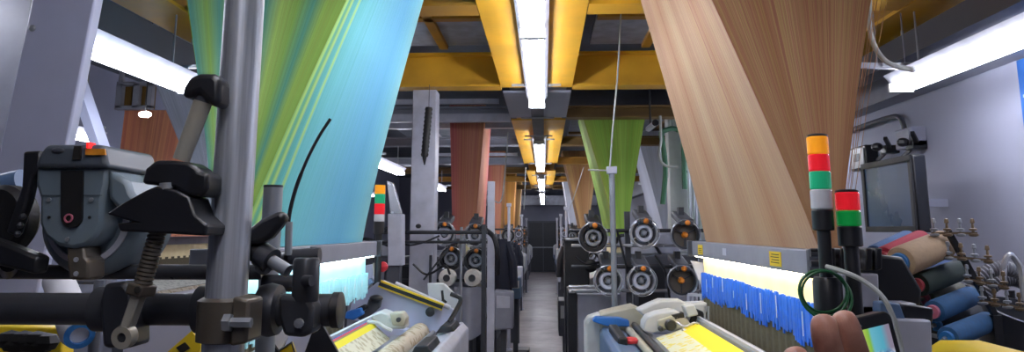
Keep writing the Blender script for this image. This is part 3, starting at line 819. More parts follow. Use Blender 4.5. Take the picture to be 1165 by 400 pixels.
harness(-1, 14.2, ('h_orange', 'h_rust'), 'orange brown harness over the third left loom', 1.635, 3.2, .86, .1, .18, 14.0, 15.2, 14.2, 14.95)
harness(-1, 18.9, ('h_orange', 'h_orange'), 'narrow orange harness over the fourth left loom', 1.635, 3.2, .83, .1, .17, 18.9, 20.2, 19.2, 20.0)
harness(1, 18.6, ('h_grey', 'h_grey'), 'small pale harness over the fourth right loom', 1.635, 3.2, .8, .06, .3, 19.1, 20.3, 19.25, 20.1)
harness(-1, 23.6, ('h_brown', 'h_brown'), 'small dim brown harness over the fifth left loom', 1.635, 3.2, .83, .1, .2, 23.1, 24.3, 23.3, 24.1)
harness(1, 11.5, ('h_grey', 'h_grey'), 'pale grey tapering harness against the right wall behind the green one', 1.7, 3.2, 1.82, .02, .36, 11.2, 12.4, 11.4, 12.2)

# harnesses and a dim loom of the back row on the left
harness(-1, 8, ('h_brick', 'h_brick'), 'brick orange harness of the back row, behind the left feeder', 1.64, 2.98, 4.05, .35, .42, 7.6, 9.2, 7.8, 9.0)
harness(-1, 5.5, ('h_grey', 'h_grey'), 'grey harness of the back row, behind the lime one', 1.5, 3.2, 2.17, .02, .95, 5.2, 6.6, 5.5, 6.2)
bl = dup(fl[0], (-4.1, 8.2, 0), 'dim loom of the back row at the far left')


# ------------------------------------------------------------------ posts, columns, gantry legs
t = thing('gantry_column', (-1.4, 2.05, 0), 'broad pale column at the far left edge, in front of everything there', 'column', 'gantry legs')
cb = lambda z: -1.315 + (z - 1.95) * .1
MB().prism([(cb(0) - .19, 2.0, 0), (cb(0), 2.0, 0), (cb(3.9), 2.0, 3.9), (cb(3.9) - .185, 2.0, 3.9)], (0, .04, 0)).build('shaft', 'lav', t, bev=.006)
MB().ball(at(37, 32, 2.0), .01, (1, .7, 1)).build('bolt', 'steel', t)
MB().box(-1.76, -1.45, 1.95, 2.1, 0, .02).build('foot_plate', 'grey', t)
t = thing('gantry_column', (-1.9, 2.4, 0), 'shaded grey panel left of the broad pale column', 'panel', 'gantry legs')
MB().box(-2.9, -1.72, 2.35, 2.4, 1.2, 3.9).build('panel_sheet', 'grey', t)
MB().box(-2.9, -2.84, 2.36, 2.4, 0, 1.2).build('panel_leg', 'lav', t)
MB().box(-1.78, -1.72, 2.36, 2.4, 0, 1.2).build('panel_leg', 'lav', t)
t = thing('gantry_brace', (-2.55, 4, 0), 'slanted pale steel brace behind the broad pale column', 'brace')
MB().bar(at(78, 60, 4.2), at(122, 190, 4.2), .11, .05).build('brace_bar', 'lav', t)
MB().bar(tuple(at(122, 190, 4.2)), (-1.95, 4.2, 0), .11, .05).build('brace_foot', 'lav', t)
MB().bar(tuple(at(78, 60, 4.2)), (-2.9, 4.2, 3.25), .11, .05).build('brace_top', 'lav', t)
t = thing('gantry_column', (-1.04, 6.45, 0), 'pale square column left of the rust harness', 'column', 'gantry legs')
MB().box(-1.145, -.935, 6.42, 6.62, 0, 2.92).build('shaft', 'lgrey', t, bev=.008)
MB().box(-1.2, -.88, 6.38, 6.68, 0, .02).build('foot_plate', 'grey', t)
t = thing('gantry_column', (1.42, 8.4, 0), 'white column behind the green harness, near the right wall', 'column', 'gantry legs')
MB().box(1.6, 1.88, 9.6, 9.85, 0, 3.2).build('shaft', 'white', t, bev=.008)
MB().box(1.55, 1.93, 9.55, 9.9, 0, .02).build('foot_plate', 'grey', t)
t = thing('duct', tuple(at(447, 300, 6.0)), 'white machine cabinet with a glassy chute left of the pale square column', 'duct')
MB().prism([P(*q, 6.0) for q in ((441, 243), (457, 243), (457, 302), (441, 302))], (0, .15, 0)).build('cabinet', 'lgrey', t, bev=.006)
MB().prism([P(*q, 6.0) for q in ((440, 205), (447, 208), (457, 243), (444, 243)) ], (0, .06, 0)).build('chute', 'chrome', t, bev=.004)
MB().bar(tuple(at(449, 302, 6.08)), tuple(at(449, 302, 6.08).xy) + (0,), .1, .1).build('cabinet_leg', 'dgrey', t)
t = thing('spring_balancer', P(486, 122, 6.2), 'black ribbed spring hanging before the pale square column', 'spring')
mb = MB(); p0, p1 = vec(P(488, 122, 6.25)), vec(P(483, 178, 6.25))
mb.lathe([(.034 if k % 2 else .028, k * (p1 - p0).length / 24) for k in range(25)], p0, p1 - p0, 12).build('spring_body', 'rubber', t)
MB().cyl(p1, p1 + Vector((0, 0, -.07)), .02, .006, 10).build('spring_tip', 'black', t)
MB().cyl(p0, (p0.x, p0.y, 2.93), .003, n=6).build('hanger_rod', 'iron', t)

# light poles with a box and a wire, one at the near end of each loom
def pole(x, y, h, r, m, label, box=True, wire=None, square=False):
    t = thing('service_pole', (x, y, 0), label, 'pole', 'poles along the aisle')
    if square: MB().box(x - r, x + r, y - r, y + r, 0, h).build('shaft', m, t)
    else: MB().cyl((x, y, 0), (x, y, h), r, n=14).build('shaft', m, t)
    MB().cyl((x, y, 0), (x, y, .02), r * 2.6, n=14).build('foot_plate', m, t)
    if box: MB().box(x - .035, x + .035, y - .03, y + .03, h, h + .05).build('junction_box', 'lgrey', t, bev=.004)
    if wire: MB().tube(wire, .006, 6).build('supply_wire', 'cable', t)
    return t


pole(.475, 5.25, 2.09, .02, 'steel', 'tall grey pole beside the six feeders at the right', wire=spline([P(707, 0, 5.25), P(703, 80, 5.25), P(697, 150, 5.25), P(694, 190, 5.25)]))
MB().cyl(P(669, 193, 5.25), P(696, 194, 5.25), .006, n=6).build('cross_wire', 'cable', bpy.data.objects['service_pole'])
pole(-.455, 6.5, 2.12, .03, 'lgrey', 'pale square post beside the left aisle feeders', box=False, square=True, wire=spline([P(578, 150, 8), P(575, 190, 7.6), P(570, 228, 6.9), P(558, 225, 6.5)]))
pole(.33, 11.2, 2.0, .02, 'lgrey', 'thin pole before the third right loom', wire=spline([P(664, 190, 11.2), P(656, 215, 11.2), P(648, 238, 11.2)]))
pole(-.52, 11.2, 2.05, .02, 'lgrey', 'thin pole before the third left loom', wire=spline([P(598, 190, 12), P(597, 220, 12), P(596, 238, 12)]))
pole(.36, 16.2, 2.0, .022, 'lgrey', 'thin pole before the fourth right loom')
pole(-.5, 16.8, 2.0, .022, 'lgrey', 'thin pole before the fourth left loom')
pole(.36, 21, 2.0, .025, 'lgrey', 'furthest thin pole on the right of the aisle')
pole(-.5, 21.5, 2.0, .025, 'lgrey', 'furthest thin pole on the left of the aisle')


# ------------------------------------------------------------------ weft feeders
def feeder_proto(kind, loc, label):
    """weft accumulator: its drum faces the viewer (-Y)"""
    t = thing('weft_feeder', loc, label, 'weft feeder', 'weft feeders on the stands')
    x, y, z = loc
    R = .1
    ring = dict(black='black', steel='chrome', spoke='iron')[kind]
    w_ = .72 if kind == 'black' else .86
    MB().lathe([(R * w_, 0), (R * w_ + .004, -.006), (R - .003, -.006), (R * 1.02, .004), (R * 1.02, .05), (R * w_, .05), (R * w_, 0)], (x, y, z), (0, 1, 0), 32).build('drum_rim', ring, t)
    MB().lathe([(.0, .045), (R * .9, .045), (R * .9, .1), (0, .12)], (x, y, z), (0, 1, 0), 28).build('drum', 'dgrey' if kind != 'spoke' else 'bronze', t)
    if kind != 'spoke': MB().lathe([(.034, .02), (.04, .0), (.058, .0), (.064, .02), (.064, .045), (.034, .045), (.034, .02)], (x, y, z), (0, 1, 0), 28).build('drum_ring', 'lgrey' if kind == 'steel' else 'steel', t)
    MB().lathe([(.0, -.012), (.012, -.012), (.02, .0), (.024, .045), (0, .045)], (x, y, z), (0, 1, 0), 14).build('hub', 'steel' if kind != 'spoke' else 'orange', t)
    mb = MB()
    for k in range(3 if kind == 'spoke' else 4):
        a = k * 2 * PI / (3 if kind == 'spoke' else 4) + .5
        mb.bar((x, y + .03, z), (x + .085 * math.cos(a), y + .03, z + .085 * math.sin(a)), .016, .008)
    mb.build('drum_spokes', 'iron' if kind == 'spoke' else 'chrome', t)
    MB().lathe([(.05, .1), (.062, .12), (.062, .26), (.05, .28)], (x, y, z), (0, 1, 0), 20).build('motor_housing', 'dgrey', t)
    MB().prism([(x - .05, y - .02, z + .07), (x + .06, y - .02, z + .06), (x + .06, y + .3, z + .12), (x - .05, y + .3, z + .13)], (0, 0, .05)).build('top_arm', 'black' if kind == 'black' else 'dgrey', t, bev=.012)
    MB().box(x - .03, x + .03, y - .045, y + .0, z + .07, z + .1).build('sensor', 'iron', t, bev=.005)
    MB().lathe([(.018, 0), (.02, .015), (.012, .028), (0, .03)], (x + .01, y - .03, z + .085), (0, -1, 0), 12).build('guide_cap', 'orange', t)
    mb = MB(); mb.tube([(x + R * 1.06 * math.cos(a), y - .02, z + R * 1.06 * math.sin(a)) for a in [k * 2 * PI / 28 for k in range(28)]], .003, 5, closed=True); mb.build('balloon_ring', 'chrome', t)
    MB().box(x - .02, x + .02, y + .14, y + .2, z + .1, z + .2).build('clamp', 'iron', t)
    return t


row_r = [('black', 675, 270, 'black rimmed feeder at the left of the upper right row'), ('steel', 733, 265, 'steel drum feeder in the middle of the upper right row'), ('spoke', 780, 267, 'spoked feeder at the right of the upper right row'),
         ('steel', 692, 319, 'steel drum feeder at the left of the lower right row'), ('steel', 730, 319, 'steel drum feeder in the middle of the lower right row'), ('spoke', 776, 319, 'spoked feeder at the right of the lower right row')]
protos = {}
for kind, px, py, lb in row_r:
    p = at(px, py, 5.45)
    if kind not in protos: protos[kind] = feeder_proto(kind, tuple(p), lb)
    else: dup(protos[kind], p, lb)
t = thing('feeder_stand', (.7, 5.6, 0), 'horizontal bars carrying the six feeders beside the tan harness', 'stand', 'feeder stands')
for py, r, m in ((262, .014, 'iron'), (279, .012, 'chrome'), (303, .014, 'iron'), (330, .012, 'chrome')):
    a = at(650, py, 5.64)
    MB().cyl((a.x, a.y, a.z), (1.25, a.y, a.z), r, n=12).build('cross_bar', m, t)
for x in (.62, 1.22): MB().box(x - .02, x + .02, 5.66, 5.7, 0, 1.84).build('upright', 'dgrey', t)
for x in (.62, 1.22): MB().box(x - .06, x + .06, 5.6, 5.9, 0, .03).build('foot', 'dgrey', t)
for a, b, c in (((702, 262), (712, 300), (718, 330)), ((745, 290), (757, 310), (762, 340)), ((790, 300), (796, 315), (800, 330)), ((655, 292), (668, 300), (690, 296))):
    MB().tube(spline([P(*a, 5.6), P(*b, 5.58), P(*c, 5.6)]), .009, 6).build('feeder_cable', 'black', t)
# left side feeders on their stand
row_l = [('steel', 505, 266, 'grey feeder at the left of the upper row before the rust harness'), ('steel', 540, 268, 'grey feeder at the right of the upper row before the rust harness'),
         ('black', 513, 294, 'dark feeder at the left of the lower row before the rust harness'), ('black', 541, 296, 'dark feeder at the right of the lower row before the rust harness')]
for kind, px, py, lb in row_l: dup(protos[kind], at(px, py, 6.7), lb)
t = thing('feeder_stand', (-.8, 6.85, 0), 'black bars carrying the left feeders beside the pale square column', 'stand', 'feeder stands')
for py, r in ((264, .016), (275, .012), (305, .012), (324, .014)):
    a = at(440, py, 6.3)
    MB().cyl((-1.42, 6.3 if py < 280 else 6.9, a.z), (-.47, 6.3 if py < 280 else 6.9, a.z), r, n=10).build('cross_bar', 'iron', t)
for x in (-1.4, -.5): MB().box(x - .018, x + .018, 6.28, 6.32, 0, 1.75).build('upright', 'iron', t)
MB().cyl(P(525, 258, 6.34), tuple(at(525, 258, 6.34).xy) + (0,), .012).build('upright', 'steel', t)
MB().cyl(P(490, 290, 6.34), tuple(at(490, 290, 6.34).xy) + (0,), .012).build('upright', 'iron', t)
MB().bar(P(482, 318, 6.34), P(512, 280, 6.34), .015, .015).build('diagonal', 'iron', t)
MB().tube(spline([P(450, 266, 6.25), P(462, 278, 6.2), P(480, 276, 6.2), P(500, 268, 6.25)]), .008, 6).build('feeder_cable', 'black', t)
MB().tube(spline([P(470, 300, 6.33), P(486, 312, 6.33), P(506, 302, 6.33), P(512, 312, 6.33)]), .01, 6).build('feeder_cable', 'black', t)
MB().tube(spline([P(548, 258, 6.4), P(562, 270, 6.3), P(566, 290, 6.3), P(566, 312, 6.35)]), .022, 8).build('feeder_cable', 'black', t)
for k, (px, py) in enumerate(((452, 257), (458, 262), (476, 257), (440, 260), (455, 273))):
    MB().ball(P(px, py, 6.28), .025, (1, 1, .8), 10).build('thread_guide', 'iron', t)
for px, lb in ((508, 'white yarn spool at the left of the pair below the left feeders'), (537, 'white yarn spool at the right of the pair below the left feeders')):
    p = at(px, 316, 6.5)
    s_ = thing('yarn_spool', p, lb, 'spool', 'white spools below the left feeders')
    MB().lathe([(.03, 0), (.07, .01), (.075, .06), (.07, .16), (.03, .17)], p, (0, 1, 0), 22).build('yarn', 'spool', s_)
    MB().lathe([(.012, -.01), (.03, -.012), (.03, .0)], p, (0, 1, 0), 14).build('core', 'iron', s_)
    MB().cyl(p + Vector((0, .1, 0)), p + Vector((0, .42, .0)), .01).build('spindle', 'iron', s_)
t = thing('cloth_bag', P(531, 384, 6.5), 'grey cloth bag hanging under the white spools', 'bag')
MB().sheet(lambda u, v: tuple(at(517 + 32 * u + 5 * math.sin(v * 3) * (u - .5), 326 + 52 * v, 6.5) + Vector((0, .06 * math.sin(u * PI) * (-1) * (0.4 + v) + .02 * math.sin(u * 9), -.05 * math.sin(u * PI) * v))), 14, 10).build('bag_front', 'grey', t)
MB().sheet(lambda u, v: tuple(at(517 + 32 * u, 326 + 52 * v, 6.6)), 6, 4).build('bag_back', 'dgrey', t)
t = thing('control_box', P(571, 352, 6.3), 'grey control box on the aisle side of the second left loom', 'control box', 'control boxes along the aisle')
MB().prism([P(*q, 6.7) for q in ((562, 330), (584, 332), (584, 374), (562, 376))], (0, .2, 0)).build('case', 'grey', t, bev=.015)
MB().prism([P(*q, 6.69) for q in ((565, 336), (580, 337), (580, 350), (565, 350))], (0, .012, 0)).build('front_plate', 'lgrey', t)
MB().bar(P(573, 375, 6.8), tuple(at(573, 375, 6.8).xy) + (0,), .05, .05).build('stand_leg', 'dgrey', t)
t = thing('cabinet', P(673, 400, 6.0), 'grey cabinet with a black edge right of the aisle', 'cabinet')
ca, cb_ = at(656, 334, 6.0), at(706, 334, 6.0)
MB().box(ca.x, cb_.x, 6.0, 6.35, 0, ca.z).build('case', 'grey', t, bev=.008)
MB().box(at(646, 330, 6).x, ca.x, 5.98, 6.36, 0, ca.z + .03).build('black_edge', 'black', t, bev=.004)
for py in (326, 331): MB().cyl(P(647, py, 5.95), P(704, py, 5.95), .014).build('top_rod', 'chrome', t)
t = thing('black_cabinet', P(650, 340, 7.3), 'tall black cabinet on the right edge of the aisle', 'cabinet')
ca, cb_ = at(642, 271, 7.1), at(670, 268, 7.1)
MB().box(ca.x, cb_.x, 7.1, 7.4, .0, ca.z).build('case', 'black', t, bev=.01)
MB().cyl(P(643, 272, 7.05), P(684, 271, 7.05), .018).build('top_rod', 'chrome', t)
MB().ball(P(672, 302, 7.0), .06, (1, .5, 1)).build('wheel', 'rubber', t)

for x0, x1, y0, y1, h, lb in ((.5, 1.3, 6.5, 7.1, 1.5, 'dark drive cabinet behind the six right feeders'), (-1.85, -.66, 7.05, 7.45, 1.46, 'dark drive cabinet behind the left feeders')):
    t = thing('drive_cabinet', ((x0 + x1) / 2, y0, 0), lb, 'cabinet', 'drive cabinets behind the feeders')
    MB().box(x0, x1, y0, y1, .06, h).build('case', 'dgrey', t, bev=.02)
    MB().box(x0 + .04, x1 - .04, y0 + .04, y1 - .04, 0, .06).build('plinth', 'black', t)
    n_ = 3
    for k in range(n_):
        xa = x0 + (x1 - x0) * (k + .08) / n_; xb = x0 + (x1 - x0) * (k + .92) / n_
        dr = MB().box(xa, xb, y0 - .012, y0, .3, h - .08).build('cabinet_door', 'black' if k % 2 else 'grey', t, bev=.004)
        MB().box(xb - .05, xb - .03, y0 - .03, y0 - .012, h * .5, h * .5 + .14).build('handle', 'steel', dr)
    MB().tube(spline([(x0 + .1, y0 + .1, h), (x0 + .15, y0 - .05, h + .16), (x0 + .4, y0 - .02, h + .1), (x0 + .5, y0 + .1, h)]), .014).build('hose', 'black', t)
    MB().lathe([(.09, 0), (.1, .01), (.1, .16), (.06, .2)], (x1 - .2, y0 + .3, h), (0, 0, 1)).build('motor', 'grey', t)
    MB().box(x0 + .25, x0 + .45, y0 + .1, y0 + .3, h, h + .12).build('terminal_box', 'lgrey', t, bev=.01)

# feeders, coats and small things further down the aisle
far_f = []
for s, ys in ((1, (11.9, 16.6, 21.3)), (-1, (11.7, 16.4, 21.1))):
    side = 'right' if s > 0 else 'left'
    for j, y in enumerate(ys):
        on = ('third', 'fourth', 'fifth')[j]
        tt = thing('feeder_stand', (AX + s * .75, y + .2, 0), 'bars carrying feeders before the %s %s loom' % (on, side), 'stand', 'feeder stands')
        for z in (1.72, 1.42): MB().cyl((AX + s * .4, y + .2, z), (AX + s * 1.25, y + .2, z), .014, n=8).build('cross_bar', 'iron', tt)
        for d in (.45, 1.2): MB().box(AX + s * d - .02, AX + s * d + .02, y + .22, y + .26, 0, 1.8).build('upright', 'dgrey', tt)
        q = 0
        for z, row in ((1.62, 'upper'), (1.32, 'lower')):
            for i, d in enumerate((.5, .78, 1.06)):
                kd = ('black', 'steel', 'spoke')[(i + j) % 3]
                dup(protos[kd], (AX + s * d, y, z), '%s feeder of the %s row before the %s %s loom' % (('aisle side', 'middle', 'wall side')[i], row, on, side))
for k, (x, y, z, m, lb) in enumerate(((.34, 10.85, 1.5, 'black', 'black work coat hung before the third right loom'), (-.42, 7.25, 1.62, 'cloth_dark', 'dark coat hung on the aisle side of the second left loom'), (.36, 11.9, 1.45, 'cloth_dark', 'dark coat further down on the right of the aisle'), (-.5, 12.3, 1.5, 'cloth_dark', 'dark coat hung further down the left row'))):
    t = thing('work_coat', (x, y, z), lb, 'coat', 'coats along the aisle')
    MB().sheet(lambda u, v: (x + .1 * math.cos(u * 2 * PI) * (.6 + .6 * v) + .012 * math.sin(u * 30), y + .09 * math.sin(u * 2 * PI) * (.7 + .5 * v), z - .62 * v), 24, 8).build('coat_body', m, t)
    for sg in (-1, 1): MB().tube([(x + sg * .06, y, z - .03), (x + sg * .12, y - .02, z - .22), (x + sg * .13, y - .03, z - .45)], [.04, .045, .04], 8).build('sleeve', m, t)
    MB().cyl((x, y + .02, z - .02), (x, y + .02, z + .08), .006).build('hanger_hook', 'steel', t)
for k, (x, y, z, sx, sy, sz, m, lb) in enumerate(((-.36, 9.6, 1.0, .14, .3, .26, 'slate', 'blue grey box on the breast of the second left loom'), (-.42, 11.9, 1.0, .16, .3, .3, 'lgrey', 'pale box beside the aisle at the third left loom'), (.28, 13, 1.0, .12, .3, .3, 'lgrey', 'white box beside the aisle at the third right loom'),
                                                      (.24, 9.2, .7, .16, .5, .4, 'dgrey', 'dark box beside the aisle at the second right loom'), (-.3, 10.2, .1, .2, .3, .16, 'dgrey', 'low step on the floor left of the aisle'), (.33, 16.9, 1.1, .12, .4, .4, 'white', 'small white box far down the right of the aisle'))):
    t = thing('control_box', (x, y, 0), lb, 'control box', 'control boxes along the aisle')
    MB().box(x - sx / 2, x + sx / 2, y - sy / 2, y + sy / 2, z - sz / 2, z + sz / 2).build('case', m, t, bev=.012)
    if z - sz / 2 > .05: MB().box(x - .03, x + .03, y - .03, y + .03, 0, z - sz / 2).build('stand_leg', 'dgrey', t)
    else: MB().box(x - sx * .4, x + sx * .4, y - sy * .4, y + sy * .4, 0, z - sz / 2).build('foot', 'black', t)
    MB().box(x - sx * .35, x + sx * .35, y - sy / 2 - .01, y - sy / 2, z, z + sz * .35).build('front_plate', 'white', t)

# green straps and conduits beside the white column
t = thing('green_strap', P(757, 232, 8.8), 'loop of green straps hanging before the white column', 'strap')
for a in (((752, 150), (757, 190), (754, 232)), ((777, 146), (778, 180), (779, 215)), ((752, 150), (765, 146), (777, 150))):
    MB().tube(spline([P(*q, 9.0) for q in a]), .03, 6).build('strap_run', 'ribbon', t)
MB().cyl(P(765, 148, 9.0), tuple(at(765, 148, 9.0).xy) + (3.2,), .012).build('hanger_hook', 'steel', t)
t = thing('conduit', P(786, 240, 9.2), 'vertical steel conduits right of the white column', 'conduit')
for px in (784, 789, 795): MB().cyl(tuple(at(px, 300, 9.3).xy) + (0,), tuple(at(px, 160, 9.3).xy) + (3.3,), .022).build('pipe', 'galv', t)
for z in (1.6, 2.4, 3.0): MB().box(at(782, 300, 9.3).x, at(797, 300, 9.3).x, 9.31, 9.35, z, z + .03).build('pipe_clip', 'iron', t)
t = thing('round_canister', P(792, 275, 7.4), 'grey canister behind the spoked feeders', 'canister')
p = at(795, 235, 9.0)
MB().lathe([(.1, 0), (.11, .05), (.11, .55), (.08, .62), (.03, .64)], (p.x + .12, 9.0, 1.45), (0, 0, 1)).build('tank', 'lgrey', t)
MB().cyl((p.x + .12, 9.0, 0), (p.x + .12, 9.0, 1.45), .03).build('stand_leg', 'dgrey', t)
t = thing('security_camera', P(740, 145, 7.6), 'small white camera under the girder right of the green harness', 'camera')
MB().cyl(P(737, 147, 7.8), P(744, 141, 7.7), .03, n=12).build('body', 'white', t)
MB().cyl(P(745, 140, 7.68), P(746, 139, 7.66), .034, n=12).build('lens', 'black', t)
MB().cyl(P(740, 144, 7.8), tuple(at(740, 144, 7.8).xy) + (3.25,), .01).build('hanger_bracket', 'black', t)
t = thing('hanging_cable', P(758, 190, 8.0), 'grey cable bowed from the girder to the white column', 'cable')
MB().tube(spline([P(752, 160, 8.1), P(750, 178, 8.1), P(757, 188, 8.1), P(772, 190, 8.1)]), .014, 6).build('cable_run', 'cable', t)
MB().cyl(P(752, 160, 8.1), tuple(at(752, 160, 8.1).xy) + (2.93,), .014).build('cable_drop', 'cable', t)


# ------------------------------------------------------------------ signal towers
def tower(px, base_py, Y, r, segs, label, post_to):
    """segs from the bottom up: (material, px height)"""
    p = at(px, base_py, Y)
    t = thing('signal_tower', (p.x, p.y, p.z), label, 'signal light', 'signal towers on the looms')
    z = p.z
    nm = dict(amber='amber_lens', red_l='red_lens', green_l='green_lens', green2='green_lens', clear_l='clear_lens', black='collar', lgrey='collar')
    for m, h in segs:
        hh = h / F * Y
        MB().lathe([(r * .9, 0), (r, .003), (r, hh - .003), (r * .9, hh)], (p.x, p.y, z), (0, 0, 1), 24).build(nm[m], m, t)
        z += hh
    MB().lathe([(r * .95, 0), (r * .95, .004), (r * .7, .007), (0, .007)], (p.x, p.y, z), (0, 0, 1), 24).build('cap', 'black', t)
    MB().cyl((p.x, p.y, post_to), (p.x, p.y, p.z), r * .62).build('post', 'black', t)
    return t


tower(937, 262, 1.95, .0265, [('black', 23), ('clear_l', 22), ('green_l', 20), ('red_l', 19), ('amber', 20)], 'tall signal tower with amber, red, green and clear lenses at the right', 1.45)
MB().lathe([(.033, 0), (.035, .01), (.035, .1), (.03, .11)], (at(937, 262, 1.95).x, 1.95, 1.475), (0, 0, 1)).build('post_socket', 'black', [o for o in bpy.data.objects if o.name.startswith('signal_tower')][0])
tower(968, 280, 1.95, .0295, [('black', 22), ('green2', 17), ('red_l', 20)], 'short signal light with red over green beside the tall tower', 1.45)
tower(431, 266, 4.5, .032, [('black', 14), ('clear_l', 8), ('red_l', 12), ('green_l', 11), ('amber', 10)], 'signal tower with amber, green and red lenses beside the blue harness', 1.4)
tower(437, 296, 7.2, .04, [('black', 8)], 'black stub lamp base behind the left signal tower', 0)

# cables at the near end of the right loom
t = thing('cable_coil', P(936, 330, 2.0), 'coil of green cable hung on the signal tower socket', 'cable')
for rr, dx, dz, tl in ((.058, 0, 0, .1), (.062, .004, -.004, .25), (.054, .002, .003, -.1)):
    c = at(937, 333, 1.9)
    MB().tube([(c.x + dx + rr * math.cos(a), c.y + tl * .1 * math.sin(a), c.z + dz + rr * .92 * math.sin(a)) for a in [k * 2 * PI / 32 for k in range(32)]], .0035, 6, closed=True).build('cable_loop', 'green_cable', t)
t = thing('hanging_cable', P(1000, 330, 1.95), 'white cable arching from the signal tower past the phone', 'cable')
MB().tube(spline([P(940, 303, 1.93), P(957, 308, 1.9), P(980, 318, 1.88), P(1002, 335, 1.86), P(1014, 355, 1.85), P(1022, 380, 1.85), P(1028, 412, 1.85)], 8), .0062, 8).build('cable_run', 'cable', t)


# ------------------------------------------------------------------ right wall: television, clock, fixtures
t = thing('television', (2.35, 4.7, 1.7), 'boxy dark television on the right wall', 'television')
a, b = at(984, 188, 4.95), at(1037, 177, 4.35)
xs = 2.1
MB().box(xs, 2.18, 4.35, 5.02, 1.69, 2.13).build('case', 'tvb', t, bev=.012)
MB().box(xs - .012, xs, 4.35, 5.02, 1.69, 1.725).box(xs - .012, xs, 4.35, 5.02, 2.095, 2.13).box(xs - .012, xs, 4.35, 4.385, 1.725, 2.095).box(xs - .012, xs, 4.985, 5.02, 1.725, 2.095).build('bezel', 'black', t, bev=.003)
MB().sheet(lambda u, v: (xs - .002 - .006 * math.sin(u * PI) * math.sin(v * PI), 4.385 + .6 * u, 1.725 + .37 * v), 10, 8).build('screen', 'tvs', t)
MB().box(2.24, 2.6, 4.96, 5.0, 1.85, 1.9).build('wall_mount', 'wallm', t)
MB().box(2.18, 2.24, 4.5, 4.98, 1.78, 2.05).build('rear_case', 'tvb', t, bev=.02)
t = thing('wall_clock', (2.58, 6.0, 2.2), 'small framed dial box on the right wall left of the television', 'clock')
p1, p2 = at(965, 170, 6.25), at(978, 196, 6.25)
MB().box(2.5, 2.6, 5.9, 6.2, 2.17, 2.36).build('case', 'tvb', t, bev=.01)
MB().box(2.494, 2.5, 5.93, 6.17, 2.19, 2.34).build('face', 'white', t)
MB().box(2.49, 2.494, 6.0, 6.1, 2.24, 2.3).build('dial', 'dgrey', t)
for (px, py, Y, lb) in ((1000, 170, 5.6, 'small black wall socket above the television'), (1018, 165, 5.2, 'black spotlight bracket above the television')):
    t = thing('wall_fixture', (2.55, Y, 2.25), lb, 'wall fixture')
    p = at(px, py, Y)
    MB().box(2.5, 2.6, Y - .05, Y + .05, p.z - .03, p.z + .03).build('plate', 'black', t, bev=.005)
    MB().ball((2.46, Y, p.z + .02), .04, (1, 1.2, .8), 10).build('head', 'black', t)
    MB().bar((2.55, Y - .02, p.z), (2.47, Y - .12, p.z + .07), .025, .025).build('arm', 'black', t)
    MB().bar((2.55, Y + .02, p.z), (2.5, Y + .1, p.z - .07), .02, .02).build('arm', 'black', t)
t = thing('conduit', (2.55, 5.5, 2.5), 'grey conduit running along the right wall and turning down', 'conduit')
MB().tube(spline([(2.54, 9, 2.52), (2.54, 6.2, 2.52), (2.54, 5.6, 2.52), (2.54, 5.4, 2.5), (2.54, 5.34, 2.44), (2.54, 5.33, 2.4)], 5), .018, 8).build('pipe', 'dgrey', t)
t = thing('junction_box', (2.55, 5.3, 2.3), 'grey cable box on the right wall above the television', 'box')
MB().box(2.5, 2.6, 5.15, 5.4, 2.26, 2.4).build('case', 'wallm', t, bev=.01)
MB().box(2.495, 2.5, 5.18, 5.37, 2.28, 2.38).build('lid', 'grey', t)
t = thing('wall_panel', (2.58, 3.6, 1.8), 'blue panel on the right wall at the edge of the picture', 'panel')
MB().box(2.57, 2.6, 3.2, 4.08, 2.07, 2.61).build('board', 'bluepanel', t, bev=.004)
MB().box(2.562, 2.57, 3.25, 4.04, 2.4, 2.415).build('white_line', 'white', t)
t = thing('hanging_cable', (1.5, 3.5, 2.6), 'white cable drooping from the yellow girder beside the tan harness', 'cable')
MB().tube(spline([P(990, -20, 3.6), P(989, 25, 3.6), P(994, 50, 3.6), P(1006, 68, 3.6), P(1022, 76, 3.6), P(1038, 79, 3.6)], 8), [.013] * 41, 8).build('cable_run', 'cable', t)
MB().ball(P(1038, 79, 3.6), .016).build('cable_plug', 'white', t)
t = thing('cross_rail', (1.5, 3.9, 2.5), 'thin grey rail under the yellow side girder at the right', 'rail')
MB().bar(P(968, 74, 4.2), P(1030, 76, 4.2), .03, .03).build('rail', 'grey', t)
MB().cyl(P(1030, 76, 4.2), tuple(at(1030, 76, 4.2).xy) + (3.2,), .004, n=6).build('hanger', 'grey', t)
MB().cyl(P(998, 75, 4.2), tuple(at(998, 75, 4.2).xy) + (3.2,), .004, n=6).build('hanger', 'grey', t)
t = thing('cable_tray', (2.0, 3, 2.75), 'dark trunking above the right wall light', 'trunking')
MB().box(2.16, 2.3, 1.5, 6.5, 2.72, 2.86).build('trunk', 'dgrey', t)
for yy in (2.2, 3.4, 4.6, 5.8): MB().cyl((2.23, yy, 2.86), (2.23, yy, 2.92), .008).build('hanger_rod', 'steel', t)
t = thing('cable_tray', (-2.3, 3, 2.75), 'dark trunking above the upper left strip light', 'trunking')
MB().box(-2.34, -2.18, 1.5, 5.0, 2.68, 2.84).build('trunk', 'dgrey', t)
for yy in (2.2, 3.4, 4.6): MB().cyl((-2.26, yy, 2.84), (-2.26, yy, 2.92), .008).build('hanger_rod', 'steel', t)
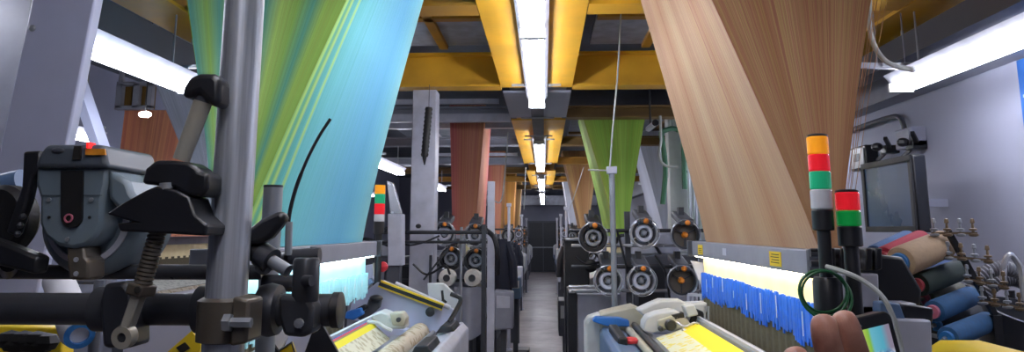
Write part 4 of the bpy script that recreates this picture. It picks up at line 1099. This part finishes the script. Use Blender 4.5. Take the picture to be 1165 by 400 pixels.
# dim window with orange blind on the left, and a spot lamp
t = thing('small_lamp', P(165, 130, 6.5), 'tiny round lamp over the brick orange harness', 'lamp')
MB().ball(P(165, 130, 6.4), .045, (1.2, 1, .6)).build('bulb', 'spot', t)
MB().cyl(tuple(at(165, 129, 6.4)), tuple(at(165, 129, 6.4).xy) + (3.9,), .006).build('cord', 'black', t)
t = thing('shelf_frame', P(150, 105, 7.2), 'dim steel frame with two openings above the brick orange harness', 'frame')
fx0, fx1 = at(136, 95, 7.2), at(168, 122, 7.2)
mb = MB()
for x in (fx0.x, (fx0.x + fx1.x) / 2 + .02, fx1.x): mb.box(x - .03, x + .03, 7.2, 7.26, fx1.z, fx0.z)
for z in (fx0.z, fx1.z): mb.box(fx0.x - .03, fx1.x + .03, 7.2, 7.26, z - .02, z + .02)
mb.build('frame_bars', 'grey', t)
MB().box(fx0.x, fx1.x, 7.3, 7.34, fx1.z, fx0.z).build('back_board', 'girder_brown', t)
MB().bar((fx0.x, 7.23, fx0.z), (fx0.x, 7.23, 3.9), .04, .04).bar((fx1.x, 7.23, fx0.z), (fx1.x, 7.23, 3.9), .04, .04).build('hanger', 'grey', t)


# ------------------------------------------------------------------ yarn creel at the right
def package(a, b, r, mat, core, label, ends=(1, 1)):
    a, b = vec(a), vec(b)
    t = thing('yarn_package', (a + b) / 2, label, 'yarn package', 'yarn packages on the creel')
    ax = (b - a); L = ax.length; ax.normalize()
    MB().lathe([(r * .55, 0), (r * .93, .004), (r, .014), (r * .985, L * .5), (r * .96, L - .014), (r * .9, L - .004), (r * .5, L)], a, ax, 28).build('yarn', mat, t)
    MB().lathe([(r * .42, -.012), (r * .6, -.014), (r * .62, .002), (r * .42, .006), (r * .38, .0)], a, ax, 22).build('tube_end', core, t)
    MB().lathe([(r * .3, 0), (r * .52, .0), (r * .5, .02), (r * .3, .018)], b, ax, 22).build('tube_tip', core, t)
    MB().cyl(a - ax * .035, b + ax * .01, r * .16, n=10).build('spindle', 'steel', t)
    return t


pk = [((995, 291), (1034, 272), 3.0, 3.2, .042, 'blue_yarn', 'core_blue', 'slate blue yarn package at the back left of the top row'),
      ((1006, 293), (1049, 272), 2.82, 3.02, .04, 'red_yarn', 'core_red', 'red yarn package in the top row'),
      ((1024, 298), (1074, 277), 2.62, 2.84, .052, 'tan', 'core_blue', 'tan yarn package with a blue tube end, on top'),
      ((1038, 318), (1080, 303), 2.9, 3.1, .034, 'navy', 'core_blue', 'navy yarn package under the tan one'),
      ((1044, 324), (1091, 307), 2.7, 2.9, .04, 'dgreen', 'core_red', 'bottle green yarn package with red tube tip'),
      ((1052, 339), (1092, 330), 2.8, 3.0, .034, 'olive', 'core_pink', 'olive grey yarn package in the middle row'),
      ((1062, 354), (1105, 336), 2.66, 2.86, .037, 'teal', 'core_pink', 'deep blue yarn package with pink tube tip'),
      ((1066, 369), (1110, 354), 2.75, 2.95, .032, 'char', 'core_blue', 'charcoal yarn package in the lower row'),
      ((1078, 384), (1124, 365), 2.6, 2.8, .037, 'teal', 'core_blue', 'deep blue yarn package lowest on the creel'),
      ((1050, 312), (1022, 318), 2.95, 2.8, .03, 'dgreen', 'core_blue', 'dark package end between the tan and green ones')]
ends = []
for (a, b, ya_, yb_, r, m, c, lb) in pk:
    pa, pb = at(*a, ya_), at(*b, yb_)
    package(pa, pb, r, m, c, lb); ends.append(pa)
t = thing('yarn_creel', (1.25, 2.75, 0), 'dark creel frame holding the yarn packages at the right', 'creel')
MB().prism([P(*q, 2.75) for q in ((985, 296), (1004, 296), (1040, 330), (1078, 384), (1082, 412), (1050, 412), (1012, 340))], (0, .06, 0)).build('side_plate', 'black', t, bev=.008)
for q in ((1000, 300), (1075, 410)):
    p = at(*q, 2.78); MB().bar((p.x, 2.78, p.z), (p.x, 2.78, 0), .05, .05).build('upright', 'black', t)
for k, pa in enumerate(ends):
    MB().cyl(pa + Vector((-.01, -.01, 0)), (pa.x - .01, 2.8, pa.z - .005), .007, n=8).build('peg', 'steel', t)
MB().box(at(1000, 300, 2.78).x - .2, at(1075, 410, 2.78).x + .04, 2.6, 2.95, 0, .05).build('foot', 'black', t)
# tensioner rack
t = thing('tensioner_rack', P(1130, 358, 2.9), 'black rod carrying four rows of brass yarn tensioners', 'rack')
MB().bar(P(1078, 262, 2.75), P(1132, 358, 2.75), .018, .018).build('rod', 'black', t)
MB().bar(P(1132, 358, 2.75), tuple(at(1132, 358, 2.75).xy) + (0,), .03, .03).build('stand_leg', 'black', t)
for (x0, x1, y0, y1) in ((1060, 1111, 265, 265), (1076, 1128, 291, 296), (1098, 1146, 317, 326), (1115, 1164, 342, 350)):
    rb = MB().bar(P(x0, y0, 2.74), P(x1, y1, 2.74), .012, .008).build('row_bar', 'brass', t)
    for k in range(4):
        u = .06 + .29 * k
        p = vec(P(x0 + (x1 - x0) * u, y0 + (y1 - y0) * u, 2.74))
        MB().lathe([(.009, -.012), (.016, -.008), (.016, -.003), (.006, 0), (.005, .008), (.013, .01), (.013, .016), (.005, .018), (.004, .034), (.008, .036), (.006, .05), (0, .052)], p, (0, 0, 1), 12).build('tensioner', 'brass' if k % 2 else 'steel', rb)
# grey hoses
t = thing('corrugated_hose', P(1140, 350, 3.2), 'thick grey corrugated hoses coiled beyond the creel', 'hose')
for k, pts in enumerate((((1098, 352), (1108, 322), (1130, 306), (1155, 308), (1185, 330), (1200, 380)), ((1112, 362), (1122, 332), (1142, 318), (1165, 322), (1190, 350), (1195, 400)), ((1075, 345), (1092, 334), (1112, 330), (1128, 340), (1140, 362), (1146, 410)), ((1122, 395), (1132, 362), (1150, 344), (1172, 345), (1190, 375)))):
    path = spline([P(*q, 3.2 + .09 * k) for q in pts], 14)
    MB().tube(path, [.031 if i % 2 else .026 for i in range(len(path))], 12).build('hose_run', 'hose', t)
MB().cyl(P(1150, 330, 3.34), tuple(at(1150, 330, 3.34).xy) + (0,), .015).build('hose_stand', 'dgrey', t)
t = thing('steel_hook', P(1150, 300, 3.1), 'bright bent steel hook rising behind the hoses', 'hook')
MB().tube(spline([P(1141, 318, 3.1), P(1143, 298, 3.1), P(1149, 290, 3.1), P(1156, 296, 3.1), P(1163, 316, 3.1), P(1166, 400, 3.1)]), .012, 8).build('bent_rod', 'chrome', t)
t = thing('tool_bin', P(1140, 372, 3.0), 'dark grey bin rim beside the tensioner rack', 'bin')
p = at(1158, 352, 2.95)
MB().lathe([(.12, -.3), (.15, 0), (.155, .01), (.145, .012), (.115, -.29)], (p.x + .04, 2.95, p.z - .02), (.15, -.3, 1)).build('bin_wall', 'dgrey', t)
MB().cyl((p.x + .04, 2.95, p.z - .3), (p.x + .04, 2.95, 0), .03).build('stand_leg', 'dgrey', t)
t = thing('yellow_crate', P(1120, 395, 2.2), 'yellow box top at the lower right edge', 'crate')
pc = at(1128, 397, 2.2)
MB().prism([(pc.x - .1, 2.08, pc.z - .3), (pc.x - .1, 2.08, pc.z - .03), (pc.x - .05, 2.08, pc.z), (pc.x + .07, 2.08, pc.z), (pc.x + .07, 2.08, pc.z - .3)], (0, .3, 0)).build('case', 'yel', t, bev=.006)
MB().box(pc.x - .07, pc.x + .05, 2.12, 2.34, 0, pc.z - .3).build('pedestal', 'dgrey', t)


# ------------------------------------------------------------------ near left: pipe stand with feeder and clamp lever
st = thing('pipe_stand', (-.41, .98, 0), 'galvanised upright pipe with dark cross tubes in the left foreground', 'pipe stand')
px_ = at(266, 200, .98).x
MB().cyl((px_, .98, 0), (px_, .98, 2.6), .0262, n=32).build('upright_pipe', 'galv', st)
z1 = at(100, 351, 1.04).z
MB().cyl((-1.4, 1.04, z1), (at(383, 345, 1.04).x, 1.04, z1), .0215, n=28).build('lower_cross_tube', 'pipe_dark', st)
MB().lathe([(.0218, 0), (.024, .002), (.024, .012), (.018, .014)], (at(383, 345, 1.04).x - .006, 1.04, z1), (1, 0, 0), 24).build('tube_end_cap', 'black', st)
z2 = at(100, 309, 1.2).z
MB().cyl((-1.4, 1.2, z2), (at(300, 303, 1.2).x, 1.2, z2), .0118, n=20).build('upper_cross_tube', 'pipe_dark', st)
MB().cyl((-1.38, 1.04, 0), (-1.38, 1.04, 1.75), .024, n=20).build('upright_pipe', 'galv', st)
MB().cyl((-1.38, 1.04, z2 + .0), (-1.38, 1.2, z2), .011, n=12).build('tie_bar', 'iron', st)
MB().cyl(P(300, 303, 1.2), P(300, 303, 1.0), .011, n=12).build('tie_bar', 'iron', st)
# clamp of the upright on the cross tube
cz = z1
MB().lathe([(.027, -.028), (.034, -.026), (.035, .024), (.028, .028)], (px_, .98, cz - .006), (0, 0, 1), 28).build('pipe_clamp', 'bronze', st)
MB().prism([(px_ + .024, .94, cz - .034), (px_ + .024, .94, cz + .026), (px_ + .046, .94, cz + .022), (px_ + .046, .94, cz - .03)], (0, .05, 0)).build('clamp_lug', 'bronze', st, bev=.004)
MB().lathe([(.011, 0), (.011, .009), (.0065, .009), (.0065, .034), (.0, .035)], (px_ + .018, .936, cz - .005), (1, 0, 0), 6).build('clamp_bolt', 'steel', st)
MB().lathe([(.023, -.024), (.032, -.022), (.032, .022), (.023, .024)], (px_ - .04, 1.04, z1), (1, 0, 0), 24).build('tube_collar', 'iron', st)
# collar and clamp block on the left
xa = at(118, 350, 1.02).x
MB().lathe([(.022, -.022), (.03, -.02), (.031, .02), (.023, .022)], (xa, 1.04, z1), (1, 0, 0), 24).build('tube_collar', 'iron', st)
MB().prism([P(*q, .995) for q in ((118, 322), (140, 320), (150, 332), (150, 396), (116, 396), (112, 344))], (0, .05, 0)).build('clamp_block', 'iron', st, bev=.006)
# fittings right of the pipe
xb = at(308, 345, 1.04).x
MB().lathe([(.0225, -.014), (.033, -.013), (.036, 0), (.033, .012), (.0225, .014)], (xb, 1.04, z1), (1, 0, 0), 26).build('tube_flange', 'iron', st)
MB().prism([P(*q, .985) for q in ((316, 336), (350, 338), (356, 350), (354, 378), (346, 384), (322, 382), (316, 360))], (0, .05, 0)).build('clamp_block', 'iron', st, bev=.007)
p = at(343, 340, .985)
MB().lathe([(.0, 0), (.0165, 0), (.0175, .005), (.0175, .052), (.015, .056), (.008, .056), (.008, .04), (.0, .04)], (p.x, 1.0, p.z - .004), (0, 0, 1), 24).build('socket', 'iron', st)
MB().lathe([(.006, 0), (.006, .006), (.0, .007)], P(341, 367, .982), (0, -1, 0), 10).build('screw', 'steel', st)
p = at(350, 318, .99)
MB().cyl((p.x, .975, p.z), (p.x + .012, .97, p.z), .007, n=10).build('set_screw', 'iron', st)
# corrugated arm with a black fin
a, b = vec(P(270, 272, 1.02)), vec(P(318, 302, 1.0))
L = (b - a).length
MB().lathe([(.0125 if k % 2 else .0145, L * .3 * k / 12) for k in range(13)], a + (b - a) * .28, b - a, 16).build('ribbed_sleeve', 'rubber', st)
MB().cyl(a, a + (b - a) * .3, .014, .015, n=16).build('arm_rod', 'black', st)
MB().cyl(a + (b - a) * .57, a + (b - a) * .82, .017, n=18).build('arm_ferrule', 'iron', st)
MB().cyl(a + (b - a) * .8, a + (b - a) * 1.2, .0085, n=14).build('arm_rod', 'steel', st)
MB().prism([P(*q, .99) for q in ((280, 262), (296, 249), (318, 239), (326, 247), (318, 258), (308, 270), (296, 277), (280, 279))], (0, .022, 0)).build('black_fin', 'black', st, bev=.006)
MB().cyl(P(330, 292, 1.15), P(364, 290, 1.15), .0115, n=18).build('stub_tube', 'iron', st)
MB().cyl(P(357, 280, 1.15), P(357, 290, 1.15), .006, n=10).build('stub_screw', 'steel', st)
MB().tube(spline([P(300, 303, 1.2), P(315, 296, 1.18), P(330, 292, 1.15)]), .011, 12).build('tube_bend', 'iron', st)
MB().cyl(P(300, 322, 1.12), P(345, 322, 1.12), .0125, n=18).build('short_tube', 'pipe_dark', st)
t = thing('second_pipe', P(311, 290, 1.3), 'shorter grey pipe standing just right of the galvanised one', 'pipe')
pp = at(311, 213, 1.3)
MB().cyl((pp.x, 1.3, 0), (pp.x, 1.3, pp.z), .0165, n=24).build('pipe_body', 'steel', t)
MB().lathe([(.0165, 0), (.017, .002), (.0165, .004), (.014, .004)], (pp.x, 1.3, pp.z), (0, 0, 1), 24).build('pipe_rim', 'iron', t)
t = thing('whip_rod', P(328, 290, 1.12), 'thin black whip rod curving up beside the blue harness', 'rod')
p0 = at(328, 290, 1.14)
MB().cyl((p0.x, 1.14, p0.z), P(329, 252, 1.14), .0055, n=12).build('rod_base', 'steel', t)
wp = spline([P(328, 253, 1.14), P(331, 235, 1.14), P(338, 210, 1.14), P(350, 180, 1.14), P(363, 155, 1.14), P(376, 135, 1.14)], 8)
MB().tube(wp, [.0032] * 20 + [.0026] * (len(wp) - 20), 8).build('whip', 'black', t)

# the big feeder on the upper tube
fd = thing('weft_feeder', P(85, 309, 1.15), 'big blue grey weft feeder on the foreground tube', 'weft feeder')
Yf = 1.16
MB().lathe([(.0, 0), (.03, -.004), (.07, 0), (.083, .012), (.086, .03), (.086, .1), (.07, .115)], P(101, 252, Yf), (0, 1, 0), 44).build('drum_housing', 'feeder', fd)
MB().lathe([(.058, 0), (.066, .002), (.066, .008), (.058, .009)], vec(P(101, 252, Yf)) + Vector((0, -.006, 0)), (0, 1, 0), 44).build('drum_ring', 'lgrey', fd)
MB().prism([P(*q, Yf - .05) for q in ((41, 190), (122, 190), (121, 210), (117, 226), (116, 254), (110, 268), (98, 279), (82, 283), (64, 279), (50, 268), (44, 254), (45, 226), (40, 210))], (0, .1, 0)).build('front_body', 'feeder', fd, bev=.006)
b0 = [P(*q, Yf - .06) for q in ((39, 191), (124, 191), (121, 183), (119, 171), (116, 164), (52, 164), (46, 172), (41, 183))]
MB().prism(b0, (0, .15, 0)).build('lid', 'feeder_dark', fd, bev=.008, seg=3)
MB().prism([P(*q, Yf - .051) for q in ((122, 192), (146, 206), (150, 218), (160, 232), (140, 246), (122, 226))], (0, .09, 0)).build('side_casting', 'feeder', fd, bev=.008)
slot = [(69, 194), (94, 194), (93, 247)] + [(81 + 12 * math.cos(a), 247 + 12 * math.sin(a)) for a in [PI * k / 8 for k in range(1, 8)]] + [(69, 247)]
MB().prism([P(*q, Yf - .054) for q in slot], (0, .006, 0)).build('slot', 'rubber', fd)
MB().lathe([(.0045, 0), (.0068, 0), (.0068, .002), (.0045, .002), (.0045, 0)], vec(P(77.5, 248, Yf - .057)), (0, 1, 0), 20).build('eyelet', 'core_pink', fd)
mb = MB(); mb.tube([P(*q, Yf - .0515) for q in ((47, 222), (68, 222))], .0006, 4); mb.tube([P(*q, Yf - .0515) for q in ((95, 222), (116, 222))], .0006, 4); mb.build('panel_seam', 'ink', fd)
for q in ((56, 227), (104, 227), (77, 272)): MB().lathe([(.0036, 0), (.0036, -.0018), (.0, -.002)], P(*q, Yf - .051), (0, 1, 0), 10).build('screw', 'steel', fd)
for q in ((56, 247), (102, 247)): MB().lathe([(.0024, 0), (.0024, -.001), (.0, -.0011)], P(*q, Yf - .051), (0, 1, 0), 10).build('screw_hole', 'ink', fd)
MB().prism([P(*q, Yf - .064) for q in ((84, 166), (92, 166), (91, 181), (82, 181))], (0, .004, 0)).build('lid_slot', 'ink', fd)
MB().ball(P(66, 171, Yf - .06), .0095, (1.1, .35, .5)).build('grey_button', 'dgrey', fd)
MB().box(*[v for ab in zip(P(98, 168, Yf - .068), P(109, 163, Yf - .05)) for v in ab]).build('red_light', 'red_led', fd)
MB().prism([P(*q, Yf - .064) for q in ((97, 169), (119, 169), (120, 176), (97, 176))], (0, .003, 0)).build('amber_tag', 'amber_tag', fd)
MB().prism([P(*q, Yf - .045) for q in ((75, 280), (96, 280), (97, 292), (101, 296), (100, 318), (78, 318), (76, 300))], (0, .045, 0)).build('mount_bracket', 'bronze', fd, bev=.004)
for q in ((87, 295), (87, 311)): MB().lathe([(.0038, 0), (.0038, -.002), (0, -.0022)], P(*q, Yf - .046), (0, 1, 0), 8).build('screw', 'chrome', fd)
# dark arm and disc at the left edge
t = thing('yarn_brake', P(20, 270, 1.2), 'black arm and dark disc at the left picture edge', 'yarn brake')
MB().prism([P(*q, 1.12) for q in ((26, 172), (46, 171), (45, 194), (37, 200), (30, 230), (16, 268), (6, 264), (24, 212), (25, 196))], (0, .02, 0)).build('arm', 'black', t, bev=.004)
MB().prism([P(*q, 1.1) for q in ((-20, 268), (4, 276), (44, 292), (40, 312), (-10, 300), (-30, 290))], (0, .03, 0)).build('lower_arm', 'black', t, bev=.005)
MB().lathe([(0, 0), (.05, 0), (.058, .01), (.058, .03), (.05, .04), (0, .04)], P(-6, 250, 1.2), (.2, 1, 0), 32).build('disc', 'rubber', t)
MB().cyl(P(-10, 213, 1.3), P(25, 205, 1.3), .02, n=20).build('grey_cylinder', 'slate', t)
MB().cyl(P(10, 300, 1.13), tuple(at(10, 309, 1.2)), .012).build('mount', 'black', t)
for q in ((26, 246), (23, 256), (20, 266)): MB().ball(P(*q, 1.11), .005, n=8).build('bead', 'iron', t)

# the clamp lever leaning in front of the tubes
lv = thing('clamp_lever', P(142, 383, .95), 'leaning lever with black grips before the galvanised pipe', 'lever')
Yl = .93
kb = [(205, 111), (208, 98), (215, 87), (226, 83), (242, 83), (250, 89), (250, 112), (246, 122), (237, 118), (226, 106), (214, 110)]
MB().prism([P(*q, Yl - .018) for q in kb], (0, .036, 0)).build('top_knob', 'black', lv, bev=.01, seg=3)
MB().cyl(P(233, 107, Yl), P(231, 117, Yl), .0125, .011, n=14).build('knob_nut', 'dgrey', lv)
MB().cyl(P(231, 116, Yl), P(206, 182, Yl), .0118, .0105, n=20).build('shaft', 'shaft', lv)
ub = [(160, 209), (165, 191), (176, 182), (196, 182), (214, 184), (224, 190), (226, 194), (237, 197), (236, 214), (229, 224), (212, 222), (198, 214), (174, 210)]
MB().prism([P(*q, Yl - .022) for q in ub], (0, .044, 0)).build('upper_grip', 'black', lv, bev=.009, seg=3)
lw = [(120, 243), (142, 229), (166, 216), (178, 211), (200, 216), (215, 224), (222, 244), (236, 256), (234, 268), (200, 266), (160, 264), (136, 263), (132, 254), (150, 252)]
MB().prism([P(*q, Yl - .028) for q in lw], (0, .056, 0)).build('lower_grip', 'black', lv, bev=.009, seg=3)
MB().cyl(P(189, 208, Yl - .02), P(189, 216, Yl - .02), .008, n=12).build('grip_nut', 'steel', lv)
a, b = vec(P(181, 258, Yl)), vec(P(160, 332, Yl))
L = (b - a).length; NR_ = 16
MB().lathe([(r, L * (k + f) / NR_) for k in range(NR_) for r, f in ((.0085, 0), (.0105, .12), (.0112, .75), (.0085, .88))], a, b - a, 16).build('ribbed_spring', 'bronze', lv)
MB().bar(P(163, 322, Yl), P(159, 336, Yl), .03, .022, .2).build('spring_clip', 'bronze', lv, bev=.003)
MB().lathe([(.004, 0), (.004, .004), (0, .0045)], P(158, 329, Yl - .014), (0, -1, 0), 10).build('clip_hole', 'ink', lv)
MB().bar(P(160, 330, Yl), P(145, 372, Yl), .018, .012).build('flat_bar', 'shaft', lv, bev=.002)
MB().lathe([(.006, 0), (.0135, 0), (.0145, .004), (.0135, .014), (.006, .014), (.006, 0)], vec(P(142, 383, Yl)) + Vector((0, -.008, 0)), (.1, 1, .1), 28).build('eye_ring', 'shaft', lv)
MB().cyl(vec(P(142, 383, Yl)) + Vector((0, -.004, 0)), P(142, 383, 1.0), .006, n=12).build('eye_pin', 'black', lv)

# things under the near left rails
t = thing('paper_roll', P(80, 360, 1.5), 'white paper roll with a blue end ring under the left tubes', 'roll')
a, b = vec(P(66, 318, 1.75)), vec(P(90, 380, 1.55))
L = (b - a).length
MB().lathe([(.024, 0), (.033, .003), (.034, L - .012), (.028, L)], a, b - a, 28).build('roll_body', 'paper', t)
MB().lathe([(.018, 0), (.028, .0), (.029, .006), (.018, .007)], b, b - a, 28).build('end_ring', 'core_blue', t)
MB().cyl(a, (a.x + .1, a.y, a.z), .01).cyl((a.x + .1, a.y, a.z), (a.x + .1, a.y, 0), .012).build('stand_leg', 'dgrey', t)
t = thing('yellow_bin', P(40, 395, 1.8), 'yellow bin with dark rags in the lower left corner', 'bin')
pb = at(40, 374, 1.8)
MB().prism([(pb.x - .16, 1.86, pb.z - .5), (pb.x - .16, 1.86, pb.z), (pb.x + .03, 1.86, pb.z - .005), (pb.x + .05, 1.86, pb.z - .5)], (0, .05, 0)).build('front_panel', 'yel', t, bev=.004)
MB().box(pb.x - .14, pb.x + .0, 1.91, 1.96, 0, pb.z - .1).build('bin_body', 'yellow_dull', t)
mb = MB()
for k in range(9): mb.ball(at(12 + 5 * k, 386 + 6 * random.random(), 1.78), .028, (1.2, 1, .8), 8)
mb.build('rags', 'rubber', t)
t = thing('loom_end_covers', P(320, 395, 1.9), 'folded white and black end covers below the foreground tube', 'cover')
for q, m, nm, Y in ((((294, 366), (318, 402), (318, 420), (292, 420)), 'black', 'black_flap', 1.92), (((303, 366), (328, 380), (318, 400), (312, 392)), 'paper', 'white_flap', 1.95),
                    (((330, 378), (350, 356), (372, 352), (368, 366), (348, 402), (320, 402)), 'lav', 'white_flap', 1.98), (((366, 368), (384, 400), (384, 420), (346, 420), (346, 402), (354, 380)), 'black', 'black_flap', 1.9)):
    MB().prism([P(*z, Y) for z in q], (0, .012, 0)).build(nm, m, t)
wt = MB().prism([P(*z, 1.94) for z in ((317, 398), (332, 389), (336, 402), (336, 412), (312, 412))], (0, .01, 0)).build('yellow_plate', 'yel', t)
MB().tube([P(*z, 1.935) for z in ((315, 400), (332, 389), (336, 404))], .003, 6).build('plate_border', 'black', wt)
MB().box(at(320, 400, 1.95).x - .1, at(320, 400, 1.95).x + .12, 1.99, 2.03, 0, at(320, 404, 1.95).z).build('stand', 'dgrey', t)
t = thing('warning_sign', P(210, 388, 1.95), 'yellow warning plate with black mark under the clamp of the pipe', 'sign')
MB().prism([P(*z, 1.95) for z in ((188, 402), (218, 376), (229, 392), (224, 410), (190, 410))], (0, .01, 0)).build('plate', 'yel', t)
MB().prism([P(*z, 1.945) for z in ((200, 395), (210, 389), (216, 396), (206, 402))], (0, .004, 0)).build('black_mark', 'ink', t)
MB().bar(P(208, 405, 1.97), tuple(at(208, 405, 1.97).xy) + (0,), .04, .02).build('stand', 'dgrey', t)


# ------------------------------------------------------------------ hand with phone
def skin_chain(edges, name, mat, parent=None, sub=2):
    """vertices (position, radius) joined by edges, grown with a Skin modifier"""
    vs, es = edges
    o0 = parent.location if parent else Vector((0, 0, 0))
    me = bpy.data.meshes.new(name)
    me.from_pydata([tuple(vec(p) - o0) for p, r in vs], es, [])
    o = bpy.data.objects.new(name, me); C.objects.link(o)
    if parent: o.parent = parent
    o.modifiers.new('skin', 'SKIN')
    if not me.skin_vertices: me.skin_vertices.new()
    for k, (p, r) in enumerate(vs):
        me.skin_vertices[0].data[k].radius = (r, r) if not isinstance(r, tuple) else r
    me.skin_vertices[0].data[0].use_root = True
    s = o.modifiers.new('smooth', 'SUBSURF'); s.levels = s.render_levels = sub
    me.materials.append(X[mat])
    return o


HY = .5
hp = thing('person', P(985, 470, HY), 'bare hand raised at the lower right holding a small black phone', 'person')
H = lambda px, py, dy=0.0: P(px, py, HY + dy)
vs, es = [], []


def chain(pts, root=None):
    prev = root
    for p, r in pts:
        vs.append((p, r)); k = len(vs) - 1
        if prev is not None: es.append((prev, k))
        prev = k
    return prev


# forearm comes from below right, the palm faces the phone, fingers rise at its left edge
chain([(H(1075, 900, -.12), .036), (H(1045, 700, -.06), .031), (H(1010, 570, -.01), (.026, .022))])
w = 2
chain([(H(978, 520, .0), (.03, .017)), (H(972, 480, .0), (.032, .015))], w)
palm = 4
chain([(H(958, 446, -.005), .0092), (H(946, 410, -.012), .0092), (H(938, 378, -.016), .0089), (H(936, 355, -.012), .0082), (H(933, 350, -.011), .006)][:4], palm)      # index
chain([(H(985, 440, .002), .0095), (H(974, 406, .0), .0094), (H(964, 374, -.004), .0088), (H(956, 351, -.002), .008)], palm)                                            # middle
chain([(H(1012, 448, .01), .009), (H(1024, 436, .03), .0086), (H(1016, 424, .046), .0078)], palm)                                                                       # ring, curled behind the phone
chain([(H(1025, 470, .012), .008), (H(1036, 462, .032), .0075), (H(1030, 450, .046), .0066)], palm)                                                                     # little finger
chain([(H(945, 490, -.006), .012), (H(918, 446, -.02), .0105), (H(908, 415, -.024), .0092), (H(901, 392, -.022), .0076)], 3)                                            # thumb
hand = skin_chain((vs, es), 'body', 'skin', hp, 3)
sl = MB()
p0, p1 = vec(H(1050, 730, -.07)), vec(H(1078, 905, -.12))
sl.lathe([(.036, 0), (.04, .004), (.043, .05), (.046, (p1 - p0).length), (.044, (p1 - p0).length + .004)], p0, p1 - p0, 24).build('sleeve', 'cloth_dark', hp)

# phone: rounded slab, slightly turned
pc = at(1005, 420, .545)
ux = (vec(P(1012, 353, .545)) - vec(P(966, 364, .53))); uw = ux.length; ux.normalize()
uy = (vec(P(966, 364, .53)) - vec(P(990, 440, .53))); uy = (uy - ux * uy.dot(ux)).normalized()
un = ux.cross(uy)
org = vec(P(968, 363, .53)) - uy * .075
ph = thing('mobile_phone', org + ux * .015, 'small black phone in the raised hand, showing the hall on its screen', 'phone')
W_, H_, D_, r_ = .0365, .075, .011, .006


def slab(w0, w1, h0, h1, r, z):
    pts = []
    for cx, cy, a in ((w1 - r, h1 - r, 0), (w0 + r, h1 - r, 90), (w0 + r, h0 + r, 180), (w1 - r, h0 + r, 270)):
        for k in range(6):
            q = math.radians(a + 18 * k)
            pts.append(org + ux * (cx + r * math.cos(q)) + uy * (cy + r * math.sin(q)) + un * z)
    return pts


MB().prism(slab(0, W_, 0, H_, r_, 0), -un * D_).build('case', 'black', ph, bev=.0012)
mb = MB(); sx0, sx1, sy0, sy1 = .0065, .0312, .03, .0668
mb.sheet(lambda u, v: tuple(org + ux * (sx0 + (sx1 - sx0) * u) + uy * (sy0 + (sy1 - sy0) * v) + un * .0006), 4, 6)
mb.build('screen', 'screen', ph)
for k in range(9):
    i, j = k % 3, k // 3
    MB().prism([org + ux * (.006 + .007 * i + a) + uy * (.006 + .007 * j + b) + un * .0008 for a, b in ((0, 0), (.0055, 0), (.0055, .0045), (0, .0045))], -un * .0008).build('key', 'dgrey', ph)
MB().lathe([(.0008, 0), (.0008, .0006)], org + ux * .0065 + uy * .0695, un, 8).build('speaker_dot', 'steel', ph)
# ------------------------------------------------------------------ light and view
w = bpy.data.worlds.new('hall air'); bpy.context.scene.world = w
w.use_nodes = True
w.node_tree.nodes['Background'].inputs[0].default_value = (.32, .34, .42, 1)
w.node_tree.nodes['Background'].inputs[1].default_value = .3
sc = bpy.context.scene
sc.view_settings.view_transform = 'Standard'
sc.view_settings.look = 'None'
sc.view_settings.exposure = -.1
sc.view_settings.gamma = 1.06
